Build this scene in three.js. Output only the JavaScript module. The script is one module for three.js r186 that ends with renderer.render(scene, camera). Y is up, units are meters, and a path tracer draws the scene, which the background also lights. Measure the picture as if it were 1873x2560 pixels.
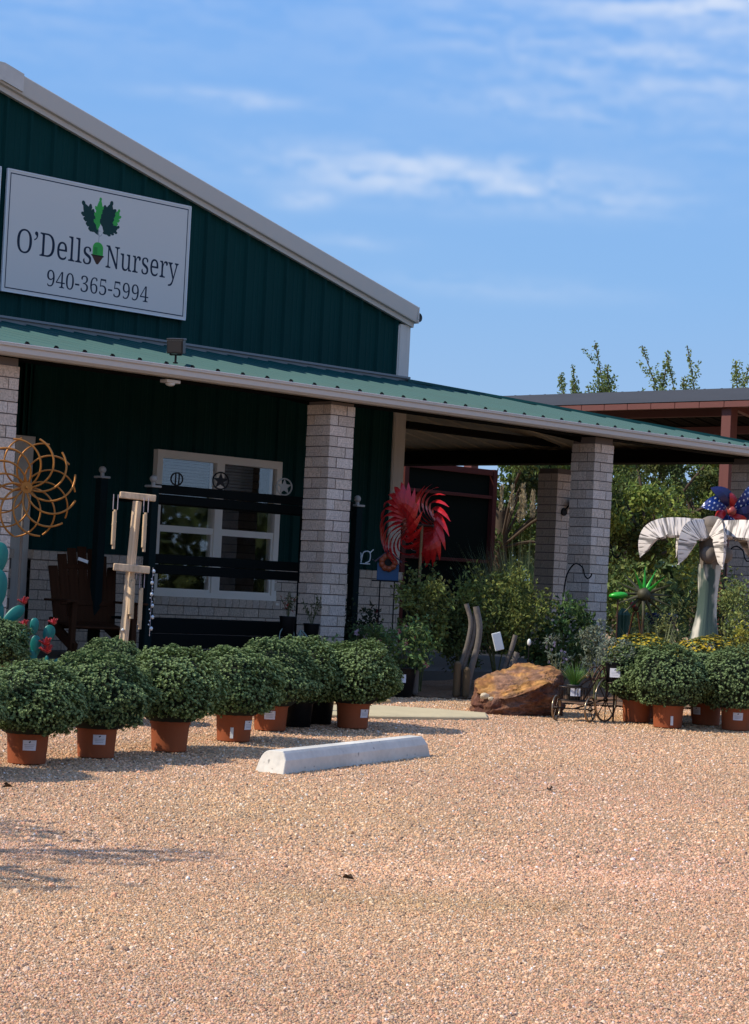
import * as THREE from 'three';
import { mergeGeometries } from 'three/addons/utils/BufferGeometryUtils.js';
import { RoundedBoxGeometry } from 'three/addons/geometries/RoundedBoxGeometry.js';

// ---------------------------------------------------------------- camera, sky, sun, exposure
const scene = new THREE.Scene();
const camera = new THREE.PerspectiveCamera(25.53, 749 / 1024, 0.1, 900);
const YAW = 45.97, PITCH = 2.10, ROLL = 2.82, DEG = Math.PI / 180;
camera.position.set(-15.241, 0.87, 15.376);
camera.rotation.set(PITCH * DEG, -YAW * DEG, ROLL * DEG, 'YXZ');
const renderer = new THREE.WebGLRenderer({ antialias: true });
renderer.setSize(749, 1024);
renderer.toneMapping = THREE.LinearToneMapping;
renderer.toneMappingExposure = 1.0;
renderer.shadowMap.enabled = true;

const SUN = new THREE.Vector3(-0.90, 1.0, -0.55).normalize();
const sun = new THREE.DirectionalLight(new THREE.Color(1.0, 0.90, 0.75), 5.0);
sun.position.copy(SUN).multiplyScalar(60);
sun.castShadow = true;
sun.shadow.mapSize.set(4096, 4096);
Object.assign(sun.shadow.camera, { left: -30, right: 30, top: 30, bottom: -30, near: 1, far: 160 });
scene.add(sun, sun.target);

function rng(seed) { let a = seed >>> 0; return () => { a = (a + 0x6D2B79F5) | 0; let t = Math.imul(a ^ (a >>> 15), 1 | a); t = (t + Math.imul(t ^ (t >>> 7), 61 | t)) ^ t; return ((t ^ (t >>> 14)) >>> 0) / 4294967296; }; }
const R0 = rng(7);
const rr = (a, b, r = R0) => a + (b - a) * r();
const clamp = (x, a = 0, b = 1) => Math.min(b, Math.max(a, x));
const sstep = (a, b, x) => { const t = clamp((x - a) / (b - a)); return t * t * (3 - 2 * t); };
const PERM = (() => { const r = rng(99), p = new Uint8Array(512); const a = [...Array(256).keys()]; for (let i = 255; i > 0; i--) { const j = Math.floor(r() * (i + 1)); [a[i], a[j]] = [a[j], a[i]]; } for (let i = 0; i < 512; i++) p[i] = a[i & 255]; return p; })();
function vnoise(x, y, z = 0) {
  const xi = Math.floor(x), yi = Math.floor(y), zi = Math.floor(z);
  let u = x - xi, v = y - yi, w = z - zi; u = u * u * (3 - 2 * u); v = v * v * (3 - 2 * v); w = w * w * (3 - 2 * w);
  const h = (i, j, k) => PERM[PERM[PERM[(xi + i) & 255] + ((yi + j) & 255)] + ((zi + k) & 255)] / 255;
  const l = (a, b, t) => a + (b - a) * t;
  return l(l(l(h(0, 0, 0), h(1, 0, 0), u), l(h(0, 1, 0), h(1, 1, 0), u), v), l(l(h(0, 0, 1), h(1, 0, 1), u), l(h(0, 1, 1), h(1, 1, 1), u), v), w);
}
function fbm(x, y, z = 0, o = 4) { let s = 0, a = 0.5, n = 0; for (let i = 0; i < o; i++) { s += a * vnoise(x, y, z); n += a; a *= 0.5; x = x * 2.03 + 11.7; y = y * 2.01 + 3.1; z = z * 2.02 + 7.3; } return s / n; }

// the sky: clear blue paling towards the horizon, with thin cirrus; brighter outside the view, to fill the shade
{
  const W = 3072, H = 1536, d = new Float32Array(W * H * 4);
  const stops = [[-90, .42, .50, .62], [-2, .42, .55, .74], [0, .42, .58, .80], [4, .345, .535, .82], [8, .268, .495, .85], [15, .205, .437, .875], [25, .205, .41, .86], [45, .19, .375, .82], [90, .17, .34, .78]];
  // cirrus patches: azimuth (degrees, 0 along -x+z view line), elevation, half widths, tilt, weight
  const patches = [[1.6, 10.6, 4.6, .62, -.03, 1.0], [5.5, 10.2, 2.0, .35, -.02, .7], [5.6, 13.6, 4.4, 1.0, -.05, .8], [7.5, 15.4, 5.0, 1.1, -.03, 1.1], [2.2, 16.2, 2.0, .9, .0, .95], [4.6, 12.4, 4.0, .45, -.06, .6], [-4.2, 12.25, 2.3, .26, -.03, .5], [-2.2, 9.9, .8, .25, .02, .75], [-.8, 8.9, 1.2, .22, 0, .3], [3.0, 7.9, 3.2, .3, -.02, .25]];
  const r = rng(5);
  for (let i = 0; i < 260; i++) { const az = 14 + r() * 332, e = 6 + r() * r() * 70; patches.push([az > 180 ? az - 360 : az, e, (3 + r() * 9) * (1 + e / 40), (.4 + r() * 1.6) * (1 + e / 25), (r() - .5) * .2, .5 + r() * .6]); }  // clouds outside the frame, added to lift the light on shaded faces
  for (let j = 0; j < H; j++) {
    const el = ((j + 0.5) / H - 0.5) * 180;
    let k = 0; while (k < stops.length - 2 && el > stops[k + 1][0]) k++;
    const a = stops[k], b = stops[k + 1], t = clamp((el - a[0]) / (b[0] - a[0]));
    const base = [1, 2, 3].map((c) => a[c] + (b[c] - a[c]) * t);
    const near = el > 2 && el < 88 ? patches.filter((p) => Math.abs(el - p[1]) < p[3] * 3.5 + Math.abs(p[4]) * p[2] * 2) : [];
    for (let i = 0; i < W; i++) {
      let cl = 0;
      if (near.length) {
        // u = atan2(z, x): the azimuth of the view line is taken as zero, growing to the right
        let az = ((i + 0.5) / W - 0.5) * 360 - Math.atan2(-Math.cos(YAW * DEG), Math.sin(YAW * DEG)) / DEG;
        if (az > 180) az -= 360; if (az < -180) az += 360;
        let m = 0;
        for (const p of near) {
          let da = az - p[0]; if (da > 180) da -= 360; if (da < -180) da += 360;
          if (Math.abs(da) > p[2] * 2.6) continue;
          const e = el - p[1] - da * p[4];
          m = Math.max(m, p[5] * Math.exp(-(da * da) / (p[2] * p[2]) - (e * e) / (p[3] * p[3])));
        }
        if (m > 0.01) {
          const wx = fbm(az * .9, el * 1.6, 3.1, 3) - .5;
          const f = fbm(az * .62 + wx * 1.8, el * 3.4 + az * .22 + wx * 1.6, 1.7, 6);
          const g = fbm(az * 2.2 + 9, el * 13 + az * .7 + wx * 4, 8.8, 4);
          cl = m * sstep(.28, .72, f * .80 + g * .20) * 1.35;
        }
      }
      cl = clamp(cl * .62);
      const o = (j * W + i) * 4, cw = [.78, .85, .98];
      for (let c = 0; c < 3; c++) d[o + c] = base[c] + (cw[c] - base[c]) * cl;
      d[o + 3] = 1;
    }
  }
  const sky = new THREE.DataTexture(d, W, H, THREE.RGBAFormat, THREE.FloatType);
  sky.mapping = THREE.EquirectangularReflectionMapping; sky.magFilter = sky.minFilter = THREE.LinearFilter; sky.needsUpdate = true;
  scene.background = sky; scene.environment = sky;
}

// ---------------------------------------------------------------- helpers
const names = new Map();
const numbered = (n) => { const k = names.get(n) || 0; names.set(n, k + 1); return k ? `${n}_${String(k).padStart(3, '0')}` : n; };
const V = (x, y, z) => new THREE.Vector3(x, y, z);
function thing(name, label, category, p = [0, 0, 0], turn = 0, group) {
  const o = new THREE.Group(); o.name = numbered(name); scene.add(o);
  o.position.set(...p); o.rotation.y = turn; o.userData = { label, category }; if (group) o.userData.group = group; return o;
}
function structure(name, geo, m) { const o = mesh(name, geo, m, scene); o.name = numbered(name); o.userData.kind = 'structure'; return o; }
function stuff(name, label, category, o) { o.name = numbered(name); o.userData = { label, category, kind: 'stuff' }; scene.add(o); return o; }
function mesh(name, geo, m, parent) {
  const o = new THREE.Mesh(Array.isArray(geo) ? mg(geo) : geo, m); o.name = name; o.castShadow = o.receiveShadow = true; if (parent) parent.add(o); return o;
}
function group(name, parent, p = [0, 0, 0]) { const g = new THREE.Group(); g.name = name; g.position.set(...p); parent.add(g); return g; }
function dup(src, p, turn, label, grp) {
  const o = src.clone(); o.name = numbered(src.name.replace(/_\d{3}$/, '')); o.userData = { ...src.userData, label }; if (grp) o.userData.group = grp;
  o.position.set(...p); o.rotation.y = turn; scene.add(o); return o;
}
function mg(list) {
  const a = list.map((g) => { const q = g.index ? g.toNonIndexed() : g; for (const k of Object.keys(q.attributes)) if (!['position', 'normal', 'uv', 'color'].includes(k)) q.deleteAttribute(k); return q; });
  const col = a.some((g) => g.attributes.color);
  for (const g of a) {
    if (!g.attributes.uv) g.setAttribute('uv', new THREE.BufferAttribute(new Float32Array(g.attributes.position.count * 2), 2));
    if (col && !g.attributes.color) g.setAttribute('color', new THREE.BufferAttribute(new Float32Array(g.attributes.position.count * 3).fill(1), 3));
  }
  return a.length === 1 ? a[0] : mergeGeometries(a);
}
function place(g, x, y, z, rx = 0, ry = 0, rz = 0) { if (rx || ry || rz) g.applyMatrix4(new THREE.Matrix4().makeRotationFromEuler(new THREE.Euler(rx, ry, rz, 'YXZ'))); g.translate(x, y, z); return g; }
const box = (w, h, d, x = 0, y = 0, z = 0, rx = 0, ry = 0, rz = 0) => place(new THREE.BoxGeometry(w, h, d), x, y, z, rx, ry, rz);
const rbox = (w, h, d, x = 0, y = 0, z = 0, rx = 0, ry = 0, rz = 0, r = 0.006) => place(new RoundedBoxGeometry(w, h, d, 1, Math.min(r, w * .45, h * .45, d * .45)), x, y, z, rx, ry, rz);
const span = (x0, x1, y0, y1, z0, z1) => box(x1 - x0, y1 - y0, z1 - z0, (x0 + x1) / 2, (y0 + y1) / 2, (z0 + z1) / 2);
const cyl = (r0, r1, h, x = 0, y = 0, z = 0, n = 14, rx = 0, rz = 0) => place(new THREE.CylinderGeometry(r1, r0, h, n), x, y, z, rx, 0, rz);
const ball = (r, x = 0, y = 0, z = 0, sy = 1, n = 12) => { const g = new THREE.SphereGeometry(r, n, Math.max(6, n - 4)); g.scale(1, sy, 1); g.translate(x, y, z); return g; };
function bar(a, b, r0, r1 = r0, n = 7) { const A = V(...a), B = V(...b), d = B.clone().sub(A), L = d.length(); const g = new THREE.CylinderGeometry(r1, r0, L, n, 1); g.applyQuaternion(new THREE.Quaternion().setFromUnitVectors(V(0, 1, 0), d.normalize())); g.translate((A.x + B.x) / 2, (A.y + B.y) / 2, (A.z + B.z) / 2); return g; }
function beam(a, b, w, h) { const A = V(...a), B = V(...b), d = B.clone().sub(A), L = d.length(); const g = new THREE.BoxGeometry(w, h, L); const m = new THREE.Matrix4().lookAt(V(0, 0, 0), d, V(0, 1, 0)); g.applyMatrix4(m); g.translate((A.x + B.x) / 2, (A.y + B.y) / 2, (A.z + B.z) / 2); return g; }
const tube = (pts, r, seg = 24, n = 6, closed = false) => new THREE.TubeGeometry(new THREE.CatmullRomCurve3(pts.map((p) => V(...p)), closed), seg, r, n, closed);
const lathe = (pts, n = 24) => new THREE.LatheGeometry(pts.map((p) => new THREE.Vector2(...p)), n);
const torus = (R, r, x, y, z, ry = 0, n = 24, arc = Math.PI * 2) => place(new THREE.TorusGeometry(R, r, 7, n, arc), x, y, z, 0, ry, 0);
function uvWorld(g, s = 1) { // planar uv in metres by the dominant normal
  const q = g.index ? g.toNonIndexed() : g; const p = q.attributes.position, n = q.attributes.normal, u = new Float32Array(p.count * 2);
  for (let i = 0; i < p.count; i++) { const ax = Math.abs(n.getX(i)), ay = Math.abs(n.getY(i)), az = Math.abs(n.getZ(i)); const x = p.getX(i), y = p.getY(i), z = p.getZ(i); const [a, b] = ay >= ax && ay >= az ? [x, z] : ax >= az ? [z, y] : [x, y]; u[2 * i] = a * s; u[2 * i + 1] = b * s; }
  q.setAttribute('uv', new THREE.BufferAttribute(u, 2)); return q;
}
// the lot falls gently towards the road: height of the ground
const DX = Math.sin(YAW * DEG), DZ = -Math.cos(YAW * DEG);
function gy(x, z) {
  const s = (x + 15.241) * DX + (z - 15.376) * DZ;
  const m = 25, lin = (t) => -0.68 + 0.0314 * t;
  let y = s < m - 3 ? lin(s) : s > m + 3 ? lin(m) : lin(s) - (0.0314 * (s - m + 3) ** 2) / 12;
  if (s < -20) y = lin(-20);
  return y;
}

// ---------------------------------------------------------------- materials
function dataTex(n, fn, { srgb = false, rep = [1, 1], h = n } = {}) {
  const d = new Uint8Array(n * h * 4);
  for (let j = 0; j < h; j++) for (let i = 0; i < n; i++) { const c = fn(i / n, j / h, i, j), o = (j * n + i) * 4; d[o] = clamp(c[0]) * 255; d[o + 1] = clamp(c[1]) * 255; d[o + 2] = clamp(c[2]) * 255; d[o + 3] = 255; }
  const t = new THREE.DataTexture(d, n, h, THREE.RGBAFormat, THREE.UnsignedByteType);
  t.wrapS = t.wrapT = THREE.RepeatWrapping; t.magFilter = THREE.LinearFilter; t.minFilter = THREE.LinearMipmapLinearFilter; t.generateMipmaps = true; if (srgb) t.colorSpace = THREE.SRGBColorSpace; t.repeat.set(...rep); t.needsUpdate = true; return t;
}
const mat = (c, rough = 0.7, metal = 0, o = {}) => { const m = o.specularIntensity !== undefined || o.transmission ? new THREE.MeshPhysicalMaterial({ roughness: rough, metalness: metal, side: THREE.DoubleSide, ...o }) : new THREE.MeshStandardMaterial({ roughness: rough, metalness: metal, side: THREE.DoubleSide, ...o }); if (Array.isArray(c)) m.color.setRGB(...c); else m.color.set(c); return m; };
// tiling noise through a torus of offsets
const tnoise = (u, v, f, o = 4, s = 0) => { const a = fbm(u * f + s, v * f, s, o), b = fbm((u - 1) * f + s, v * f, s, o), c = fbm(u * f + s, (v - 1) * f, s, o), d = fbm((u - 1) * f + s, (v - 1) * f, s, o); return (a * (1 - u) + b * u) * (1 - v) + (c * (1 - u) + d * u) * v; };
const grimeTex = dataTex(512, (u, v) => { const a = tnoise(u, v, 6, 5, 1), b = tnoise(u, v, 40, 3, 4); const k = .78 + .3 * (a - .5) * 2 * .5 + .14 * (b - .5) + .14; return [k, k * .995, k * .985]; }, { srgb: false });
const streakTex = dataTex(512, (u, v) => { const a = tnoise(u, v * .2, 30, 3, 2), b = tnoise(u, v, 5, 4, 9); const k = .86 + .18 * (a - .5) + .22 * (b - .5) + .04; return [k, k, k]; });
const concTex = dataTex(512, (u, v) => { const a = tnoise(u, v, 5, 5, 61), b = tnoise(u, v, 60, 2, 64), p = tnoise(u, v, 36, 2, 67); const k = .84 + .5 * (a - .5) + .18 * (b - .5) - .5 * sstep(.74, .82, p); return [k, k * .99, k * .965]; });
const grainTex = dataTex(512, (u, v) => { const a = tnoise(u, v * .06, 26, 4, 3), b = tnoise(u, v * .3, 9, 3, 5); const k = .78 + .55 * (a - .5) + .3 * (b - .5); return [k, k * .97, k * .93]; });
const grainBump = dataTex(256, (u, v) => { const a = tnoise(u, v * .06, 26, 3, 3); return [a, a, a]; });
const roughBump = dataTex(512, (u, v) => { const a = tnoise(u, v, 24, 5, 6); return [a, a, a]; });
const M = {};
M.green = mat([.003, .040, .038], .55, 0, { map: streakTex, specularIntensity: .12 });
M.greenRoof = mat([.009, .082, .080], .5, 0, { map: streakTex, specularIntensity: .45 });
M.tan = mat([.58, .48, .32], .6, 0, { map: grimeTex });
M.trim = mat([.60, .565, .52], .55, 0, { map: grimeTex });
M.gutter = mat([.60, .545, .49], .45, 0, { map: grimeTex });
M.flash = mat([.16, .18, .19], .4, .2);
M.darkSteel = mat([.008, .007, .006], .8, 0, { specularIntensity: .1 });
M.black = mat([.006, .006, .007], .6, 0, { specularIntensity: .4 });
M.blackPlastic = mat([.006, .006, .007], .5, 0, { specularIntensity: .35 });
M.mortar = mat([.15, .125, .115], .95, 0, { bumpMap: roughBump, bumpScale: .003 });
const brickTone = [[.68, .565, .475], [.72, .61, .525], [.62, .52, .435], [.70, .57, .465], [.66, .57, .50], [.57, .475, .40], [.73, .63, .545], [.66, .53, .425]];
const brickTex = [0, 1, 2, 3].map((k) => dataTex(256, (u, v) => { const s = tnoise(u, v * .35, 22, 3, 10 + k * 7), b = tnoise(u, v, 8, 4, 20 + k), c = tnoise(u, v, 60, 2, 31 + k); const q = .86 + .95 * (s - .5) + .45 * (b - .5) + .22 * (c - .5); return [q, q * .985, q * .97]; }, { h: 128 }));
M.brick = brickTone.map((c, i) => mat(c, .92, 0, { map: brickTex[i % 4], bumpMap: brickTex[i % 4], bumpScale: .004 }));
M.winFrame = mat([.82, .78, .72], .5);
M.glass = new THREE.MeshPhysicalMaterial({ color: 0xffffff, roughness: .015, metalness: 0, transmission: 1, thickness: 0, ior: 1.75, side: THREE.DoubleSide });
M.blind = mat([.10, .13, .15], .7);
M.room = mat([.015, .015, .015], .9, 0, { specularIntensity: .1 });
M.redSteel = mat([.14, .040, .031], .55, 0, { map: grimeTex });
M.slate = mat([.055, .066, .095], .5, 0, { map: streakTex });
M.slab = mat([.085, .075, .065], .9, 0, { map: grimeTex, bumpMap: roughBump, bumpScale: .002 });
M.concrete = mat([.72, .69, .63], .95, 0, { map: concTex, bumpMap: roughBump, bumpScale: .006 });
M.terra = mat([.30, .080, .029], .7, 0, { specularIntensity: .5, map: grimeTex, bumpMap: roughBump, bumpScale: .0006 });
M.soil = mat([.02, .014, .01], 1);
M.pine = mat([.78, .58, .39], .7, 0, { map: grainTex, bumpMap: grainBump, bumpScale: .002 });
M.greyWood = mat([.20, .17, .145], .85, 0, { map: grainTex, bumpMap: grainBump, bumpScale: .006 });
M.drift = mat([.17, .15, .135], .9, 0, { map: grainTex, bumpMap: grainBump, bumpScale: .006 });
M.paleWood = mat([.66, .60, .52], .85, 0, { map: grainTex, bumpMap: grainBump, bumpScale: .006 });
M.bamboo = mat([.70, .52, .33], .5, 0, { map: grainTex });
M.rustWood = mat([.052, .021, .010], .8, 0, { specularIntensity: .2, map: grainTex, bumpMap: grainBump, bumpScale: .003 });
M.twine = mat([.38, .33, .36], .8);
M.goldSteel = mat([.36, .145, .024], .42, .4);
M.teal = mat([.004, .17, .15], .4, .05, { map: grimeTex });
M.redPaint = mat([.42, .010, .012], .3, .1);
M.redFlower = mat([.36, .025, .03], .4, .1);
M.rust = mat([.060, .026, .014], .6, .3, { map: grimeTex });
M.iron = mat([.035, .026, .022], .38, .75);
M.brassRim = mat([.30, .23, .16], .3, .85);
M.white = mat([.72, .72, .70], .6);
M.pvc = mat([.62, .66, .68], .5);
M.finial = mat([.30, .29, .27], .7);
M.rackWood = mat([.005, .007, .007], .8, 0, { specularIntensity: .1 });
M.bark = mat([.085, .06, .04], .95, 0, { map: grainTex, bumpMap: grainBump, bumpScale: .01 });
M.stem = mat([.09, .10, .035], .8);
M.leaf = mat([1, 1, 1], .75, 0, { vertexColors: true, transmission: .34, thickness: 0, specularIntensity: .4 });
M.petal = mat([1, 1, 1], .8, 0, { vertexColors: true, transmission: .3, thickness: 0, specularIntensity: .3 });

// ---------------------------------------------------------------- leaves: many small folded faces with vertex colours
class Leaves {
  constructor() { this.p = []; this.c = []; }
  leaf(o, dir, nrm, len, wid, col, bend = 0.15) {
    // rhombus folded along its midrib, four corners
    const side = V(0, 0, 0).crossVectors(dir, nrm).normalize();
    const A = o, B = o.clone().addScaledVector(dir, len * .5).addScaledVector(side, wid * .5).addScaledVector(nrm, len * bend), C = o.clone().addScaledVector(dir, len).addScaledVector(nrm, -len * bend * .5), D = o.clone().addScaledVector(dir, len * .5).addScaledVector(side, -wid * .5).addScaledVector(nrm, len * bend);
    for (const q of [A, B, C, A, C, D]) { this.p.push(q.x, q.y, q.z); this.c.push(col[0], col[1], col[2]); }
  }
  blade(o, dir, droop, len, wid, col, tip = col, seg = 4) { // grass blade
    let p = o.clone(), d = dir.clone().normalize(); const side = V(d.z, 0, -d.x); if (side.lengthSq() < 1e-6) side.set(1, 0, 0); side.normalize();
    let w = wid; for (let i = 0; i < seg; i++) {
      const q = p.clone().addScaledVector(d, len / seg), w2 = wid * (1 - (i + 1) / seg) ** .7;
      const a = p.clone().addScaledVector(side, w / 2), b = p.clone().addScaledVector(side, -w / 2), c = q.clone().addScaledVector(side, w2 / 2), e = q.clone().addScaledVector(side, -w2 / 2);
      const k = i / seg, cc = col.map((x, j) => x + (tip[j] - x) * k);
      for (const v of [a, b, c, b, e, c]) { this.p.push(v.x, v.y, v.z); this.c.push(...cc); }
      p = q; w = w2; d = d.clone().add(V(0, -droop / seg, 0)).normalize();
    }
  }
  build(name, m, parent) {
    const g = new THREE.BufferGeometry(); g.setAttribute('position', new THREE.Float32BufferAttribute(this.p, 3)); g.setAttribute('color', new THREE.Float32BufferAttribute(this.c, 3)); g.computeVertexNormals();
    return mesh(name, g, m, parent);
  }
}
const rdir = (r) => { const z = r() * 2 - 1, a = r() * 6.2832, s = Math.sqrt(1 - z * z); return V(s * Math.cos(a), z, s * Math.sin(a)); };
const perp = (d, r) => { const v = rdir(r); return v.addScaledVector(d, -v.dot(d)).normalize(); };
const tint = (c, k, w = 0) => [c[0] * k * (1 + w), c[1] * k, c[2] * k * (1 - w)];

// ================================================================ GROUND
{
  const xs = [], zs = [];
  for (let i = -60; i <= 60; i++) { const t = i / 60; xs.push(Math.sign(t) * (Math.abs(t) * 22 + Math.abs(t) ** 5 * 420)); zs.push(Math.sign(t) * (Math.abs(t) * 22 + Math.abs(t) ** 5 * 420)); }
  const pos = [], uv = [], idx = [];
  for (const z of zs) for (const x of xs) { pos.push(x, gy(x, z), z); uv.push(x / 2.2, z / 2.2); }
  const n = xs.length; for (let j = 0; j < n - 1; j++) for (let i = 0; i < n - 1; i++) { const a = j * n + i; idx.push(a, a + n, a + 1, a + 1, a + n, a + n + 1); }
  const g = new THREE.BufferGeometry(); g.setAttribute('position', new THREE.Float32BufferAttribute(pos, 3)); g.setAttribute('uv', new THREE.Float32BufferAttribute(uv, 2)); g.setIndex(idx); g.computeVertexNormals();
  // pebbles: jittered cells on a torus
  const N = 2048, G = 190, r = rng(21), cx = [], cy = [], tone = [], hue = [];
  for (let i = 0; i < G * G; i++) { cx.push(r()); cy.push(r()); tone.push(r()); hue.push(r()); }
  const colF = new Uint8Array(N * N * 4), hF = new Uint8Array(N * N * 4);
  const cols = [[.64, .39, .21], [.68, .425, .24], [.58, .345, .178], [.72, .485, .295], [.67, .36, .205], [.52, .325, .178], [.78, .58, .385], [.46, .325, .205], [.62, .385, .195]];
  for (let j = 0; j < N; j++) for (let i = 0; i < N; i++) {
    const x = (i / N) * G, y = (j / N) * G, xi = Math.floor(x), yi = Math.floor(y); let d1 = 9, d2 = 9, id = 0;
    for (let b = -1; b <= 1; b++) for (let a = -1; a <= 1; a++) { const k = ((yi + b + G) % G) * G + ((xi + a + G) % G); const dx = xi + a + cx[k] - x, dy = yi + b + cy[k] - y, d = dx * dx + dy * dy; if (d < d1) { d2 = d1; d1 = d; id = k; } else if (d < d2) d2 = d; }
    const e = Math.sqrt(d2) - Math.sqrt(d1), o = (j * N + i) * 4, c = cols[Math.floor(hue[id] * cols.length)], edge = .55 + .45 * sstep(.02, .22, e);
    const k = (.82 + .38 * tone[id]) * edge, lo = .9 + .2 * vnoise(x * .05, y * .05);
    for (let q = 0; q < 3; q++) colF[o + q] = clamp(c[q] * k * lo) * 255; colF[o + 3] = 255;
    const h = clamp(sstep(0, .5, e) * (.45 + .55 * tone[id])); hF[o] = hF[o + 1] = hF[o + 2] = h * 255; hF[o + 3] = 255;
  }
  const tx = (d) => { const t = new THREE.DataTexture(d, N, N); t.wrapS = t.wrapT = THREE.RepeatWrapping; t.magFilter = THREE.LinearFilter; t.minFilter = THREE.LinearMipmapLinearFilter; t.generateMipmaps = true; t.needsUpdate = true; return t; };
  structure('ground', g, mat([1, 1, 1], .95, 0, { map: tx(colF), bumpMap: tx(hF), bumpScale: .009 }));
  // loose stones lying on the lot, where one can tell them apart
  const st = new THREE.IcosahedronGeometry(1, 0); { const p = st.attributes.position; for (let i = 0; i < p.count; i++) { const k = .8 + .4 * vnoise(p.getX(i) * 3 + 5, p.getY(i) * 3, p.getZ(i) * 3); p.setXYZ(i, p.getX(i) * k, p.getY(i) * k, p.getZ(i) * k); } st.computeVertexNormals(); }
  const rs = rng(77), list = [];
  const add = (s, l, rad) => { const x = -15.241 + DX * s + -DZ * l, z = 15.376 + DZ * s + DX * l; if (z < 1.2 && x > -6) return; list.push([x, z, rad]); };
  for (let i = 0; i < 120000; i++) { const s = 6.2 + rs() * 4.3; add(s, (rs() - .5) * (s * .36 + 1.3), .0030 + .0036 * rs() ** 1.6); }
  for (let i = 0; i < 150000; i++) { const s = 10 + rs() * 11; add(s, (rs() - .5) * (s * .38 + 1.6), .0040 + .0048 * rs() ** 1.6); }
  for (let i = 0; i < 1100; i++) { const s = 6.2 + rs() * 14; add(s, (rs() - .5) * (s * .37 + 1.3), .008 + .009 * rs() ** 2); }
  const im = new THREE.InstancedMesh(st, mat([1, 1, 1], .9), list.length), q = new THREE.Quaternion(), m4 = new THREE.Matrix4(), c = new THREE.Color();
  list.forEach(([x, z, rad], i) => {
    q.setFromEuler(new THREE.Euler(rs() * .8, rs() * 6.28, rs() * .8)); const a = rad * (.9 + rs() * .5), b = rad * (.55 + rs() * .4), d = rad * (.75 + rs() * .5);
    m4.compose(V(x, gy(x, z) + rad * .22, z), q, V(a, b, d)); im.setMatrixAt(i, m4);
    const patch = .80 + .40 * fbm(x * .8, z * .8, 2, 4), ph = (fbm(x * .45 + 7, z * .45, 6, 3) - .5) * .5, t = rs(), k = (.80 + .40 * rs() ** 1.2) * patch, gb = Math.exp(-((((x + 15.241) * DX + (z - 15.376) * DZ - 9.35) / .28) ** 2)) * sstep(.42, .6, fbm(x * 1.1, z * 1.1, 12, 3)), cc = t > .985 ? [.78, .72, .62] : t < .06 ? [.20, .13, .09] : cols[Math.floor(rs() * cols.length)];
    c.setRGB(cc[0] * k * 1.03 * (1 - .13 * gb), cc[1] * k * 1.0 * (1 - ph * .28) * (1 - .10 * gb), cc[2] * k * (1.03 + ph * .35) * (1 - .18 * gb)); im.setColorAt(i, c);
  });
  im.castShadow = im.receiveShadow = true;
  stuff('gravel', 'loose pinkish tan gravel covering the whole parking lot', 'gravel', im);
}
// porch floor slab
const FLOOR = 0.14;
{ const s = new THREE.Shape(); s.moveTo(-8.6, -.10); s.lineTo(7.5, -.10); s.lineTo(7.5, 9.6); s.lineTo(4.29, 9.6); s.lineTo(4.29, 3.05); s.lineTo(-8.6, 3.05); s.closePath();
  const g = new THREE.ExtrudeGeometry(s, { depth: .5, bevelEnabled: false }); g.rotateX(-Math.PI / 2); g.translate(0, FLOOR - .5, 0); structure('porch_floor', uvWorld(g, .5), M.slab); }
{ // bed along the porch, lot gravel texture in a darker tone
  const s = new THREE.Shape(); const pts = [[-3.6, .12], [8.4, .12], [8.4, 2.0], [4.2, 3.3], [2.0, 3.35], [.9, 2.55], [.1, 1.75], [-.5, 1.25], [-1.6, 1.2], [-2.6, 1.5], [-3.6, 1.3]];
  const r = rng(17), pos = [], col = [], uv = []; const inside = (x, z) => { let c = false; for (let i = 0, j = pts.length - 1; i < pts.length; j = i++) { const [a, b] = pts[i], [d, e] = pts[j]; if ((b > z) !== (e > z) && x < ((d - a) * (z - b)) / (e - b) + a) c = !c; } return c; };
  for (let x = -3.6; x < 8.4; x += .12) for (let z = .12; z < 3.4; z += .12) if (inside(x + .06 + (vnoise(x * 3, z * 3) - .5) * .3, z + .06 + (vnoise(x * 3 + 9, z * 3) - .5) * .3)) { const P = (a, b) => [a, gy(a, b) + .006 + .02 * vnoise(a * 9, b * 9), b]; const A = P(x, z), Bq = P(x, z + .12), C = P(x + .12, z + .12), D = P(x + .12, z); for (const q of [A, Bq, C, A, C, D]) { pos.push(...q); uv.push(q[0] / 2.2, q[2] / 2.2); } }
  const g = new THREE.BufferGeometry(); g.setAttribute('position', new THREE.Float32BufferAttribute(pos, 3)); g.setAttribute('uv', new THREE.Float32BufferAttribute(uv, 2)); g.computeVertexNormals();
  structure('planting_bed', g, mat([.30, .25, .22], .95, 0, { map: scene.getObjectByName('ground').material.map, bumpMap: roughBump, bumpScale: .01 }));
}
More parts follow.
